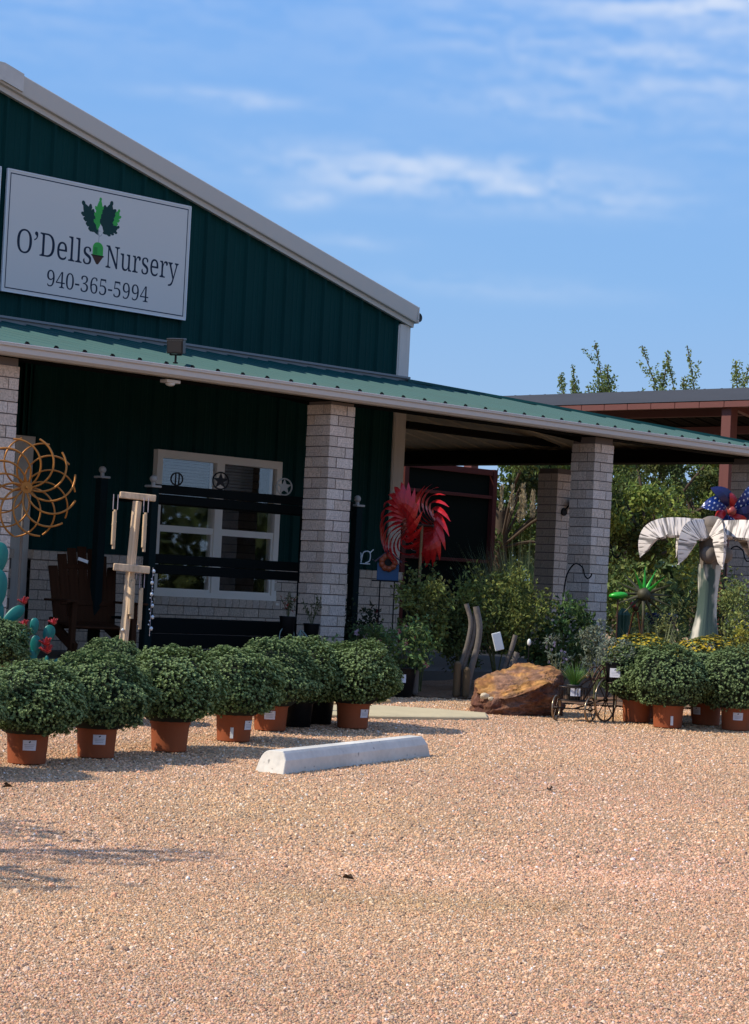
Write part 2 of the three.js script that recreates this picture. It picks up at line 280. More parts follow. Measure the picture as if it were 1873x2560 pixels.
// stepping stones between the pots and the boulder
{
  const path = new THREE.Group(); path.name = 'path'; path.userData.kind = 'structure'; scene.add(path);
  const stone = (pts, top, tone) => {
    const c = pts.reduce((a, p) => [a[0] + p[0] / pts.length, a[1] + p[1] / pts.length], [0, 0]);
    const s = new THREE.Shape(pts.map((p) => new THREE.Vector2(p[0] - c[0], -(p[1] - c[1]))));
    const g = new THREE.ExtrudeGeometry(s, { depth: .055, bevelEnabled: true, bevelSize: .012, bevelThickness: .008, bevelSegments: 1 }); g.rotateX(-Math.PI / 2);
    const p = g.attributes.position; for (let i = 0; i < p.count; i++) p.setY(i, p.getY(i) + gy(c[0] + p.getX(i), c[1] + p.getZ(i)) - .035 + (vnoise(p.getX(i) * 5, p.getZ(i) * 5, 3) - .5) * .014);
    g.computeVertexNormals(); g.translate(c[0], top, c[1]);
    mesh('stone', uvWorld(g), mat(tone, .9, 0, { map: grimeTex, bumpMap: roughBump, bumpScale: .006 }), path);
  };
  stone([[-2.55, 2.75], [-2.2, 2.95], [-1.7, 3.15], [-1.28, 3.26], [-1.0, 3.0], [-1.15, 2.55], [-1.5, 2.2], [-1.95, 2.05], [-2.4, 2.3]], .0, [.56, .47, .29]);
  stone([[-1.95, 1.75], [-1.45, 1.95], [-.95, 1.85], [-.85, 1.6], [-1.2, 1.42], [-1.7, 1.45]], .0, [.58, .40, .18]);
}

// ================================================================ BUILDING
const B = thing('nursery_building', 'dark green ribbed metal building with a pale gable trim and a porch on brick pillars', 'building');
const ZF = -3.05, XC = 4.225, XA = -1.95, XL = XA - (XC - XA), APEX = 5.71, EAVE_S = .266, RIB = .3048, PG = .22, YG = 2.80, XG = 7.66;
const PITCHR = .183, YW = YG + PITCHR * (PG - ZF);
const roofY = (x) => APEX - EAVE_S * Math.abs(x - XA);     // underside of the gable trim on the wall
// profile of a ribbed panel between two ordinates: list of [t, height]
function profile(a, b, off = 0, hgt = .030) {
  const out = [[a, 0]]; const k0 = Math.floor((a - off) / RIB) - 1, k1 = Math.ceil((b - off) / RIB) + 1;
  for (let k = k0; k <= k1; k++) { const c = off + k * RIB; for (const [d, h] of [[-.036, 0], [-.014, hgt], [.014, hgt], [.036, 0], [.112, 0], [.118, .004], [.134, .004], [.140, 0], [.180, 0], [.186, .004], [.202, .004], [.208, 0]]) { const t = c + d; if (t > a + 1e-4 && t < b - 1e-4) out.push([t, h]); } }
  out.push([b, 0]); return out;
}
function sheet(prof, f0, f1) { // quads between two edges
  const pos = [], uv = [];
  for (let i = 0; i < prof.length - 1; i++) {
    const [t0, h0] = prof[i], [t1, h1] = prof[i + 1]; const a = f0(t0, h0), b = f0(t1, h1), c = f1(t0, h0), d = f1(t1, h1);
    const la = Math.hypot(c[0] - a[0], c[1] - a[1], c[2] - a[2]);
    pos.push(...a, ...b, ...d, ...a, ...d, ...c); uv.push(t0 / 1.3, 0, t1 / 1.3, 0, t1 / 1.3, la / 1.3, t0 / 1.3, 0, t1 / 1.3, la / 1.3, t0 / 1.3, la / 1.3);
  }
  const g = new THREE.BufferGeometry(); g.setAttribute('position', new THREE.Float32BufferAttribute(pos, 3)); g.setAttribute('uv', new THREE.Float32BufferAttribute(uv, 2)); g.computeVertexNormals(); return g;
}
const WIN = { x0: .41, x1: 2.18, y0: .755, y1: 2.27 }, WAIN = 1.16, OFFW = .066;
{ // front wall: sheets three ribs wide
  const cuts = new Set([XL, WIN.x0, WIN.x1, XC, XA]); for (let k = -30; k < 20; k++) { const x = OFFW + .07 + k * RIB * 3; if (x > XL + .05 && x < XC - .05) cuts.add(x); }
  const e = [...cuts].sort((a, b) => a - b);
  const gz = e.filter((x) => x !== WIN.x0 && x !== WIN.x1);
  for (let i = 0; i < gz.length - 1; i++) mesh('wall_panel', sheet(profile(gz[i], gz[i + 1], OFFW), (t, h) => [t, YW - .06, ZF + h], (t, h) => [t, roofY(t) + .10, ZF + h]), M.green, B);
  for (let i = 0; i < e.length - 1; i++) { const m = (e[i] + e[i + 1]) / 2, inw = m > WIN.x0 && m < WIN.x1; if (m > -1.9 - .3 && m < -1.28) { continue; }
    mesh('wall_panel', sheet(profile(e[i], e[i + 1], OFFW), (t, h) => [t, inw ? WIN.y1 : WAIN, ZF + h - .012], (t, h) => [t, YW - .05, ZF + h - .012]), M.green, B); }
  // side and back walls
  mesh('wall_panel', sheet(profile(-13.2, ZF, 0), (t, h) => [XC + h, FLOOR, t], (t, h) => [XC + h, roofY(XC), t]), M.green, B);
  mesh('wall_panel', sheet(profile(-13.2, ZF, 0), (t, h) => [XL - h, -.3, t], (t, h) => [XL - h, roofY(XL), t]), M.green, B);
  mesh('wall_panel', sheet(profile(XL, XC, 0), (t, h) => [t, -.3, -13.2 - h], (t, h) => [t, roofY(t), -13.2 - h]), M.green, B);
  mesh('room_wall', [span(-1.2, 3.6, .2, 3.0, -6.12, -6.1), span(-1.22, -1.2, .2, 3, -6.1, ZF - .04), span(3.6, 3.62, .2, 3, -6.1, ZF - .04), span(-1.2, 3.6, 3.0, 3.02, -6.1, ZF - .04), span(-1.2, 3.6, .18, .2, -6.1, ZF - .04)], M.room, B);
  // brick skirting under the green sheets
  const bw = group('brick_wall', B); const parts = [[], [], []], mort = [];
  const runs = [[XL, -1.46, -.2, WAIN - .10], [-1.22, WIN.x0, FLOOR, WAIN - .10], [WIN.x0, WIN.x1, FLOOR, WIN.y0 - .10], [WIN.x1, XC, FLOOR, WAIN - .10]];
  const r = rng(3);
  for (const [x0, x1, y0, y1] of runs) {
    mort.push(span(x0, x1, y0, y1 + .002, ZF - .05, ZF + .083));
    let row = 0; for (let y = y1 - .1016; y > y0 - .1; y -= .1016, row++) for (let x = x0 - (row % 2) * .11; x < x1 - .01; x += .2216) { const a = Math.max(x, x0), b = Math.min(x + .2116, x1); if (b - a > .03) parts[Math.floor(r() * 3)].push(box(b - a, .0916, .06, (a + b) / 2, y + .0508, ZF + .061 + (r() - .5) * .003)); }
    // cap of bricks on edge
    for (let x = x0; x < x1 - .01; x += .1016) { const b = Math.min(x + .0946, x1); parts[Math.floor(r() * 3)].push(box(b - x, .088, .15, (x + b) / 2, y1 + .052, ZF + .05, .06)); }
  }
  mesh('mortar', mort, M.mortar, bw);
  parts.forEach((p, i) => { const m = mesh('brick', p, M.brick[[0, 4, 2][i]], bw); m.userData.kind = 'stuff'; });
}
{ // gable trim, corner trim, roof
  const rake = (s, x0) => { // s = -1 left, 1 right; a folded pale trim along the slope
    const x1 = XA + s * (XC + .03 - XA), y0 = APEX + .005, y1 = roofY(XC) - EAVE_S * .03 + .005;
    const prof = [[0, 0], [.045, .0], [.05, .05], [.09, .058], [.095, .072], [.115, .236], [.10, .25], [-.3, .25]]; // [z, up]
    const pos = []; for (let i = 0; i < prof.length - 1; i++) { const [za, ua] = prof[i], [zb, ub] = prof[i + 1]; const A = [XA + s * x0, y0 - EAVE_S * x0 + ua, ZF + .03 + za], Bq = [x1, y1 + ua, ZF + .03 + za], C = [x1, y1 + ub, ZF + .03 + zb], D = [XA + s * x0, y0 - EAVE_S * x0 + ub, ZF + .03 + zb]; pos.push(...A, ...Bq, ...C, ...A, ...C, ...D); }
    const g = new THREE.BufferGeometry(); g.setAttribute('position', new THREE.Float32BufferAttribute(pos, 3)); g.computeVertexNormals(); return g;
  };
  mesh('gable_trim', rake(1, 0), M.trim, B); mesh('gable_trim', rake(-1, 0), M.trim, B);
  const cap = (w, d) => { const s = new THREE.Shape(); s.moveTo(-.27, .006); s.lineTo(0, .078); s.lineTo(.27, .006); s.lineTo(.27, .187); s.lineTo(.03, .254); s.lineTo(-.03, .254); s.lineTo(-.27, .187); s.closePath(); const g = new THREE.ExtrudeGeometry(s, { depth: d, bevelEnabled: false }); g.translate(XA, APEX + .005, ZF + .03); return g; };
  mesh('ridge_cap', cap(.2, .119), M.trim, B);
  mesh('trim_end', span(XC + .03, XC + .045, roofY(XC) + .045, roofY(XC) + .238, ZF - .2, ZF + .146), M.trim, B);
  mesh('roof_gutter', [place(new THREE.CylinderGeometry(.055, .055, 10, 10, 1, true, 0, Math.PI), XC + .07, roofY(XC) + .12, ZF - 4.88, Math.PI / 2, 0, 0)], M.flash, B);
  for (const s of [-1, 1]) { const g = sheet(profile(-13.3, ZF + .12, 0), (t, h) => [XA, APEX + .25 + h, t], (t, h) => [XA + s * (XC + .04 - XA), roofY(XC) - .01 + .25 + h, t]); mesh('roof_panel', g, M.flash, B); }
  mesh('corner_trim', [span(XC - .165, XC + .012, FLOOR, roofY(XC) + .02, ZF - .16, ZF + .044), span(XC - .185, XC - .165, FLOOR, roofY(XC), ZF - .02, ZF + .036)], M.trim, B);
  mesh('wall_flashing', [span(XL, XC + .02, YW + .052, YW + .075, ZF - .01, ZF + .075), span(XL, XC + .02, YW - .07, YW + .052, ZF + .034, ZF + .046)], M.flash, B);
}
{ // porch roof: ribbed green sheets with tan underside, hipped at the right corner
  const yAt = (z) => YG + PITCHR * (PG - z), zb = (x) => x <= XC ? ZF + .05 : ZF + .05 + (x - XC) * (PG - ZF - .05) / (XG - XC);
  const OFF = -3.89 + .0585; // ribs line up with the closures seen along the gutter
  const edges = []; for (let x = -8.9 + .03; x < XG - .02; x += RIB * 3) edges.push(OFF + RIB * (Math.round((x - OFF) / RIB)) + .07); edges.push(XG);
  for (let i = 0; i < edges.length - 1; i++) {
    const pr = profile(edges[i], edges[i + 1], OFF, .034).filter((p, k, a) => k === 0 || k === a.length - 1 || true);
    mesh('porch_roof_panel', sheet(pr, (t, h) => [t, yAt(PG + .02) + h, PG + .02], (t, h) => [t, yAt(Math.min(PG, zb(t))) + h, Math.min(PG, zb(t))]), M.greenRoof, B);
    mesh('porch_ceiling_panel', sheet(pr, (t, h) => [t, yAt(PG) - .014 + h * .9, PG], (t, h) => [t, yAt(Math.min(PG, zb(t))) - .014 + h * .9, Math.min(PG, zb(t))]), M.tan, B);
  }
  const xh = (z) => z >= ZF + .05 ? XC + (z - ZF - .05) * (XG - XC) / (PG - ZF - .05) : XC, pS = (YW - YG) / (XG - XC), yS = (x) => YG + pS * (XG - x);
  const ez = []; for (let z = -9.75; z < PG - .1; z += RIB * 3) ez.push(z); ez.push(PG);
  for (let i = 0; i < ez.length - 1; i++) {
    const pr = profile(ez[i], ez[i + 1], -.09, .034);
    mesh('porch_roof_panel', sheet(pr, (t, h) => [XG + .02, yS(XG + .02) + h, t], (t, h) => [Math.min(XG, xh(t)), yS(Math.min(XG, xh(t))) + h, t]), M.greenRoof, B);
    mesh('porch_ceiling_panel', sheet(pr, (t, h) => [XG, yS(XG) - .014 + h * .9, t], (t, h) => [Math.min(XG, xh(t)), yS(Math.min(XG, xh(t))) - .014 + h * .9, t]), M.tan, B);
  }
  mesh('hip_cap', [beam([XC, YW + .03, ZF + .05], [XG, YG + .03, PG], .16, .03)], M.greenRoof, B);
  // closures: small dark rib ends above the gutter
  for (let k = 0; k < 40; k++) { const x = OFF + k * RIB; if (x > XG - .1) break; mesh('rib_closure', box(.034, .020, .010, x, YG + .012, PG + .027), M.black, B); }
  // gutter: box profile with a lip
  const gp = [[0, .0], [.10, .0], [.125, .03], [.125, .085], [.14, .10], [.14, .128], [.128, .128]];
  const gut = (a, b, ax) => { const pos = []; for (let i = 0; i < gp.length - 1; i++) { const [da, ua] = gp[i], [db, ub] = gp[i + 1]; const P = (t, d, u) => ax === 'x' ? [t, YG - .096 + u * .75, PG + d - .11] : [XG + d - .11, YG - .096 + u * .75, t]; pos.push(...P(a, da, ua), ...P(b, da, ua), ...P(b, db, ub), ...P(a, da, ua), ...P(b, db, ub), ...P(a, db, ub)); } const g = new THREE.BufferGeometry(); g.setAttribute('position', new THREE.Float32BufferAttribute(pos, 3)); g.computeVertexNormals(); return g; };
  mesh('gutter', gut(-8.9, XG + .03, 'x'), M.gutter, B); mesh('gutter', gut(-9.7, PG + .03, 'z'), M.gutter, B);
  mesh('gutter_lip', [span(-8.9, XG + .04, YG - .002, YG + .006, PG + .018, PG + .034)], M.white, B);
  // headers and rafters
  mesh('header_beam', [span(-8.8, 7.44, YG - .09, YG - .02, -.25, -.04)], M.darkSteel, B);
  mesh('header_beam', [span(7.08, 7.42, 2.665, 2.83, -9.6, -.30)], M.darkSteel, B);
  mesh('header_beam', [span(XC + .02, 7.1, 2.87, 2.95, ZF - .06, ZF + .08)], M.darkSteel, B);
  mesh('hip_rafter', [beam([XC, YW - .08, ZF + .03], [7.25, YG + .0, -.17], .09, .11)], M.darkSteel, B);
  for (const x of [-3.7, .1, 4.1]) mesh('rafter', [beam([x, YW - .14, ZF + .05], [x, YG - .08, -.2], .07, .14)], M.darkSteel, B);
}
{ // brick pillars
  const S = .325, L = .215, T = .10, H = .0916, C = .1016, r = rng(11);
  const gL = new THREE.BoxGeometry(L, H, T), gT = new THREE.BoxGeometry(T, H, L);
  function pillar(x, z, base, top, seen) { // x, z: front left corner
    const p = group('brick_pillar', B, [x, base, z]); const n = Math.floor((top - base) / C), rest = [];
    mesh('mortar', box(S - .018, top - base - .002, S - .018, S / 2, (top - base) / 2, -S / 2), M.mortar, p);
    for (let k = 0; k < n; k++) {
      const y = k * C + H / 2 + .005, f = k % 2; // pinwheel, turned every other course
      const q = f ? [[gL, L / 2, -T / 2], [gT, S - T / 2, -L / 2], [gL, S - L / 2, -S + T / 2], [gT, T / 2, -S + L / 2]] : [[gL, S - L / 2, -T / 2], [gT, S - T / 2, -S + L / 2], [gL, L / 2, -S + T / 2], [gT, T / 2, -L / 2]];
      q.forEach(([g, bx, bz], i) => {
        const j = () => (r() - .5) * .007, m = M.brick[Math.floor(r() * M.brick.length)], show = [f ? [0, 1, 3] : [0, 2, 3], [0, 3], []][seen].includes(i);
        if (show) { const b = mesh('brick', g, m, p); b.position.set(bx + j(), y, bz + j()); } else { const c = g.clone(); c.translate(bx, y, bz); rest.push(c); }
      });
    }
    if (rest.length) { const m = mesh('brick', rest, M.brick[1], p); m.userData.kind = 'stuff'; }
  }
  pillar(-4.04, 0, -.10, YG - .092, 1); pillar(0, 0, .04, YG - .092, 0); pillar(4.07, 0, .10, YG - .092, 0); pillar(7.1, 0, .1, YG - .092, 1); pillar(7.08, -2.98, .1, YG - .2, 2); pillar(7.1, -6.1, .1, YG - .2, 2);
}
{ // window: two sashes, each with an upper and a lower pane
  const w = group('window', B), { x0, x1, y0, y1 } = WIN, z = ZF + .06, xm = (x0 + x1) / 2 - .005, ym = 1.47;
  mesh('frame', [span(x0 - .03, x1 + .03, y1 - .05, y1 + .035, ZF - .03, z + .03), span(x0 - .03, x1 + .03, y0 - .03, y0 + .05, ZF - .03, z + .035), span(x0 - .03, x0 + .045, y0 + .05, y1 - .05, ZF - .03, z + .03), span(x1 - .045, x1 + .03, y0 + .05, y1 - .05, ZF - .03, z + .03), span(xm - .055, xm + .055, y0 + .05, y1 - .05, ZF - .03, z + .028)], M.winFrame, w);
  mesh('frame', [span(x0 - .05, x1 + .05, y0 - .055, y0 - .03, ZF - .03, z + .06)], M.winFrame, w);
  for (const [a, b] of [[x0 + .045, xm - .055], [xm + .055, x1 - .045]]) {
    mesh('sash', [span(a, b, ym - .035, ym + .035, z - .02, z + .015), span(a, a + .025, y0 + .05, ym - .035, z - .02, z + .01), span(b - .025, b, y0 + .05, ym - .035, z - .02, z + .01), span(a, b, y0 + .05, y0 + .08, z - .02, z + .0105)], M.winFrame, w);
    mesh('pane', span(a + .001, b - .001, ym + .035, y1 - .05, z - .008, z - .006), M.glass, w);
    mesh('pane', span(a + .025, b - .025, y0 + .08, ym - .035, z - .012, z - .010), M.glass, w);
  }
  const sl = []; for (let y = 1.80; y < y1 - .06; y += .034) sl.push(box(xm - x0 - .12, .03, .003, (x0 + xm) / 2, y, z - .10, .5)); for (let y = 1.86; y < y1 - .06; y += .034) sl.push(box((x1 - xm) * .62, .03, .003, xm + (x1 - xm) * .36, y, z - .10, .5));
  mesh('blind', sl, M.blind, w);
}
{ // door frame beside the left pillar
  const d = group('door', B); mesh('frame', [span(-1.46, -1.38, FLOOR, 2.22, ZF - .02, ZF + .05), span(-1.38, -1.22, FLOOR, 2.27, ZF - .03, ZF + .03), span(-2.35, -1.22, 2.22, 2.30, ZF - .03, ZF + .052), span(-2.43, -2.35, FLOOR, 2.3, ZF - .02, ZF + .05)], M.trim, d);
  mesh('leaf', span(-2.35, -1.46, FLOOR, 2.22, ZF - .05, ZF - .01), M.room, d);
  mesh('wall_panel', span(-2.5, -1.22, 2.30, YW - .05, ZF - .04, ZF - .012), M.green, B);
}

// ================================================================ SIGNS AND LAMPS ON THE FRONT
{
  const c = document.createElement('canvas'); c.width = 2048; c.height = 1024; const x = c.getContext('2d');
  const paper = '#d9d6d0', ink = '#10233a', dark = '#0c3a37', lite = '#3fae4c';
  x.fillStyle = paper; x.fillRect(0, 0, 2048, 1024); x.strokeStyle = ink; x.lineWidth = 9; x.strokeRect(26, 26, 1996, 972);
  const text = (s, u0, u1, base, size) => { x.font = `${size}px serif`; x.fillStyle = ink; const w = x.measureText(s).width; x.save(); x.translate(u0 * 2048, base * 1024); x.scale(((u1 - u0) * 2048) / w, 1); x.fillText(s, 0, 0); x.restore(); };
  text("O\u2019Dells", .055, .462, .665, 282); text('Nursery', .532, .948, .665, 276); text('940-365-5994', .222, .785, .905, 196);
  const oak = (cx, cy, len, wid, ang, col, lob = 3) => { // a leaf with rounded lobes
    x.save(); x.translate(cx, cy); x.rotate(ang); x.fillStyle = col; const dot = (a, b, r, q = 1) => { x.beginPath(); x.ellipse(a, b, r, r * q, 0, 0, 7); x.fill(); };
    x.beginPath(); x.moveTo(0, 0); x.bezierCurveTo(-wid * .75, -len * .25, -wid * .7, -len * .75, 0, -len * .96); x.bezierCurveTo(wid * .7, -len * .75, wid * .75, -len * .25, 0, 0); x.fill();
    for (let i = 0; i < lob; i++) { const q = .26 + .6 * i / lob, w = wid * (1.0 - .30 * Math.abs(q - .5)); for (const sg of [-1, 1]) { x.save(); x.translate(sg * w * .46, -len * q - 8 * sg); x.rotate(sg * .75); dot(0, 0, wid * .20, 2.0); dot(0, -wid * .26, wid * .15); dot(sg * wid * .13, -wid * .12, wid * .11); x.restore(); } }
    dot(0, -len * .95, wid * .20, 1.2); x.restore();
  };
  oak(1135, 330, 195, 66, .46, lite, 3); oak(1000, 412, 330, 96, -.62, dark, 4); oak(985, 370, 290, 70, .07, lite, 3); oak(1055, 372, 285, 96, .28, dark, 4); oak(1045, 388, 200, 66, 1.14, dark, 3);
  x.strokeStyle = '#8f9498'; x.lineWidth = 5; x.beginPath(); x.moveTo(1006, 400); x.quadraticCurveTo(1012, 440, 1003, 480); x.stroke(); x.beginPath(); x.arc(1015, 395, 22, 0, 5); x.stroke();
  x.fillStyle = lite; x.beginPath(); x.moveTo(945, 592); x.lineTo(945, 530); x.bezierCurveTo(945, 455, 1062, 455, 1062, 530); x.lineTo(1062, 592); x.closePath(); x.fill();
  x.fillStyle = '#2f8f3e'; x.fillRect(958, 520, 40, 60);
  x.fillStyle = '#4b2f22'; x.beginPath(); x.moveTo(932, 588); x.lineTo(1072, 588); x.lineTo(1012, 668); x.lineTo(992, 668); x.closePath(); x.fill(); x.fillStyle = '#2a1b14'; x.fillRect(932, 586, 140, 12);
  const t = new THREE.CanvasTexture(c); t.colorSpace = THREE.SRGBColorSpace; t.anisotropy = 8;
  const face = mat([.88, .88, .88], .5, 0, { map: t, specularIntensity: .4 });
  const sign = (px, w, label, m) => { const s = thing('shop_sign', label, 'sign', [px, 4.332, ZF + .06], 0); mesh('board', box(w, 1.222, .016, 0, 0, 0), M.white, s); const f = mesh('print', place(new THREE.PlaneGeometry(w - .012, 1.212), 0, 0, .0105), m, s); mesh('edge_strip', [box(w + .008, .012, .026, 0, .612, .002), box(w + .008, .012, .026, 0, -.612, .002), box(.012, 1.212, .026, -w / 2, 0, .002), box(.012, 1.212, .026, w / 2, 0, .002)], M.pvc, s); return s; };
  sign(-.54, 2.43, 'white shop sign with green oak leaves, an acorn and a phone number on the gable', face);
  const c2 = document.createElement('canvas'); c2.width = c2.height = 256; const y = c2.getContext('2d'); y.fillStyle = paper; y.fillRect(0, 0, 256, 256); y.strokeStyle = ink; y.lineWidth = 2.5; y.strokeRect(5, 6, 246, 244); const t2 = new THREE.CanvasTexture(c2); t2.colorSpace = THREE.SRGBColorSpace;
  sign(-3.06, 2.43, 'plain bordered white sign cut off beside the shop sign with the phone number', mat([.88, .88, .88], .5, 0, { map: t2, specularIntensity: .4 }));
}
{
  const f = thing('flood_light', 'square black flood light standing on the edge of the green porch roof', 'light', [-2.16, YG + .03, PG - .03], -1.0);
  mesh('bracket', [cyl(.025, .025, .012, 0, .006, 0), cyl(.011, .011, .07, 0, .045, 0), box(.10, .014, .02, 0, .085, 0), box(.012, .07, .03, -.055, .115, 0), box(.012, .07, .03, .055, .115, 0)], M.black, f);
  mesh('lamp_head', [rbox(.165, .135, .10, 0, .165, 0, .15), ...[-2, -1, 0, 1, 2].map((k) => box(.005, .125, .03, k * .03, .165, -.06, .15)), rbox(.175, .022, .115, 0, .238, 0, .15)], mat([.025, .024, .024], .4, .4), f);
  mesh('lens', box(.14, .11, .006, 0, .16, .055, .15), mat([.02, .022, .025], .3), f); f.scale.setScalar(.9);
  const e = thing('eave_light', 'small cream light fitting under the gutter below the flood light', 'light', [-2.13, YG - .125, .10]); mesh('base', [rbox(.16, .03, .10, 0, 0, 0)], M.trim, e); mesh('lens', [ball(.045, 0, -.02, 0, .5)], M.white, e);
  const s = thing('spot_light', 'black cone spot light fixed near the top of the rear brick pillar', 'light', [7.1 + .12, 2.05, -2.97], 0); mesh('base', [cyl(.05, .05, .03, 0, 0, 0, 12, Math.PI / 2), cyl(.012, .012, .12, .03, .06, .03, 8, .5, -.5)], M.black, s); mesh('lamp_head', [place(new THREE.ConeGeometry(.085, .16, 14, 1), .09, .14, .06, .4, 0, 1.0)], M.black, s);
}

// ================================================================ CONCRETE WHEEL STOP
{
  const a = V(-5.666, 0, 5.441), b = V(-3.92, 0, 5.043), t = thing('wheel_stop', 'pale grey concrete wheel stop lying alone on the gravel in front of the pots', 'wheel stop', [(a.x + b.x) / 2, gy(-4.8, 5.2) - .01, (a.z + b.z) / 2 - .09], -Math.atan2(b.z - a.z, b.x - a.x));
  const s = new THREE.Shape(); s.moveTo(-.115, 0); s.lineTo(.092, 0); s.lineTo(.088, .088); s.lineTo(.066, .128); s.lineTo(.056, .140); s.lineTo(-.040, .140); s.quadraticCurveTo(-.088, .132, -.102, .06); s.closePath();
  const g = new THREE.ExtrudeGeometry(s, { depth: 1.80, bevelEnabled: true, bevelSize: .004, bevelThickness: .004, bevelSegments: 1, curveSegments: 5 }); g.translate(0, 0, -.90); g.rotateY(Math.PI / 2); g.rotateY(0);
  const p = g.attributes.position; for (let i = 0; i < p.count; i++) if (p.getX(i) > .8) p.setX(i, p.getX(i) - p.getY(i) * .42); else if (p.getX(i) < -.8) p.setX(i, p.getX(i) + p.getY(i) * .30);
  // the shape's +x becomes -z after the turn; mirror so that the steep chamfered side faces the lot
  for (let i = 0; i < p.count; i++) p.setZ(i, -p.getZ(i)); const ix = []; for (let i = 0; i < p.count; i += 3) ix.push(i, i + 2, i + 1); g.setIndex(ix); const h = g.toNonIndexed(); h.computeVertexNormals();
  mesh('block', uvWorld(h, .8), M.concrete, t); t.rotation.z = .026;
}

// ================================================================ POTTED MUMS
const potGeo = (() => lathe([[.001, 0], [.112, 0], [.114, .004], [.126, .172], [.134, .175], [.1385, .232], [.135, .237], [.128, .235], [.124, .20], [.001, .2]], 32))();
const tagTex = (() => { const c = document.createElement('canvas'); c.width = 128; c.height = 96; const x = c.getContext('2d'); x.fillStyle = '#e9e9ee'; x.fillRect(0, 0, 128, 96); x.fillStyle = '#1d3a33'; x.beginPath(); x.arc(62, 18, 7, 0, 7); x.arc(70, 14, 6, 0, 7); x.fill(); x.fillStyle = '#9aa0aa'; for (let i = 0; i < 3; i++) x.fillRect(14 + i * 4, 40 + i * 15, 98 - i * 9, 4); const t = new THREE.CanvasTexture(c); t.colorSpace = THREE.SRGBColorSpace; return t; })();
M.tag = mat([.8, .8, .82], .6, 0, { map: tagTex });
const CAMA = (x, z) => Math.atan2(-15.241 - x, 15.376 - z); // the bearing from a spot towards the drive
function crownGeo(seed, { rx = .332, up = .25, down = .205, n = 6800, col = [.088, .150, .046], flower = null, rosette = .0145 }) {
  const r = rng(seed), L = new Leaves(), F = new Leaves();
  const rad = (d) => 1 + .30 * (fbm(d.x * 2.3 + seed, d.y * 2.3, d.z * 2.3, 3) - .5) * 2 + .10 * (vnoise(d.x * 8 + seed, d.y * 8, d.z * 8) - .5);
  for (let i = 0; i < n; i++) {
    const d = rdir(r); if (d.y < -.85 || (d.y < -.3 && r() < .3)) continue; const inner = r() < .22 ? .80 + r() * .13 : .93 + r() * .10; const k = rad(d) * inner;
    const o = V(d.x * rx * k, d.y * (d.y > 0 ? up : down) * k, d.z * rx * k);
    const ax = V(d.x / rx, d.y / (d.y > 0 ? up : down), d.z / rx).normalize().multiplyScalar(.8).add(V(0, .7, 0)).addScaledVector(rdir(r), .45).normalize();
    const cl = tint(col, (.50 + .8 * r()) * (inner < .93 ? .55 : 1), (r() - .5) * .25), m = 4 + Math.floor(r() * 2), sz = rosette * (.75 + r() * .6), a0 = r() * 6.28, u = perp(ax, r), w = V(0, 0, 0).crossVectors(ax, u);  // leaves deeper in the crown get a darker colour, for shaded gaps
    for (let q = 0; q < m; q++) { const a = a0 + q * 6.283 / m, dd = u.clone().multiplyScalar(Math.cos(a)).addScaledVector(w, Math.sin(a)).addScaledVector(ax, .5 + r() * .9).normalize(); const nn = ax.clone().addScaledVector(dd, -ax.dot(dd)).normalize(); L.leaf(o, dd, nn, sz, sz * .55, tint(cl, .75 + r() * .5), .12); }
    // a pale bunch of buds at the tip of the shoot
    if (inner > .93 && r() < .9) { const bud = tint([.225, .31, .125], .6 + r() * .85), c = o.clone().addScaledVector(ax, .014); for (let q = 0; q < 4; q++) { const a = q * 1.571 + a0, dd = u.clone().multiplyScalar(Math.cos(a)).addScaledVector(w, Math.sin(a)).addScaledVector(ax, .7).normalize(); L.leaf(c, dd, ax, .010 + .005 * r(), .009, bud, .1); } }
    if (flower && d.y > .25 && r() < flower.p) for (let q = 0; q < 8; q++) { const a = q * .785, dd = u.clone().multiplyScalar(Math.cos(a)).addScaledVector(w, Math.sin(a)).addScaledVector(ax, .25).normalize(); F.leaf(o.clone().addScaledVector(ax, .018), dd, ax, .018, .009, tint(flower.col, .8 + r() * .4), .05); }
  }
  return { L, F };
}
const crowns = [[11, [.088, .150, .046]], [29, [.074, .138, .054]], [47, [.102, .158, .040]]].map(([s, col]) => crownGeo(s, { col }).L.build('foliage', M.leaf).geometry);
const crownsR = [61, 83].map((s) => crownGeo(s, { col: [.080, .125, .044], n: 6000, rosette: .014, rx: .31, up: .26 }).L.build('foliage', M.leaf).geometry);
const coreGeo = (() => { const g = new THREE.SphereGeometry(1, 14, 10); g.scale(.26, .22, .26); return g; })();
M.core = mat([.008, .014, .006], 1);  // near-black filler for crowns, stands in for the shade inside
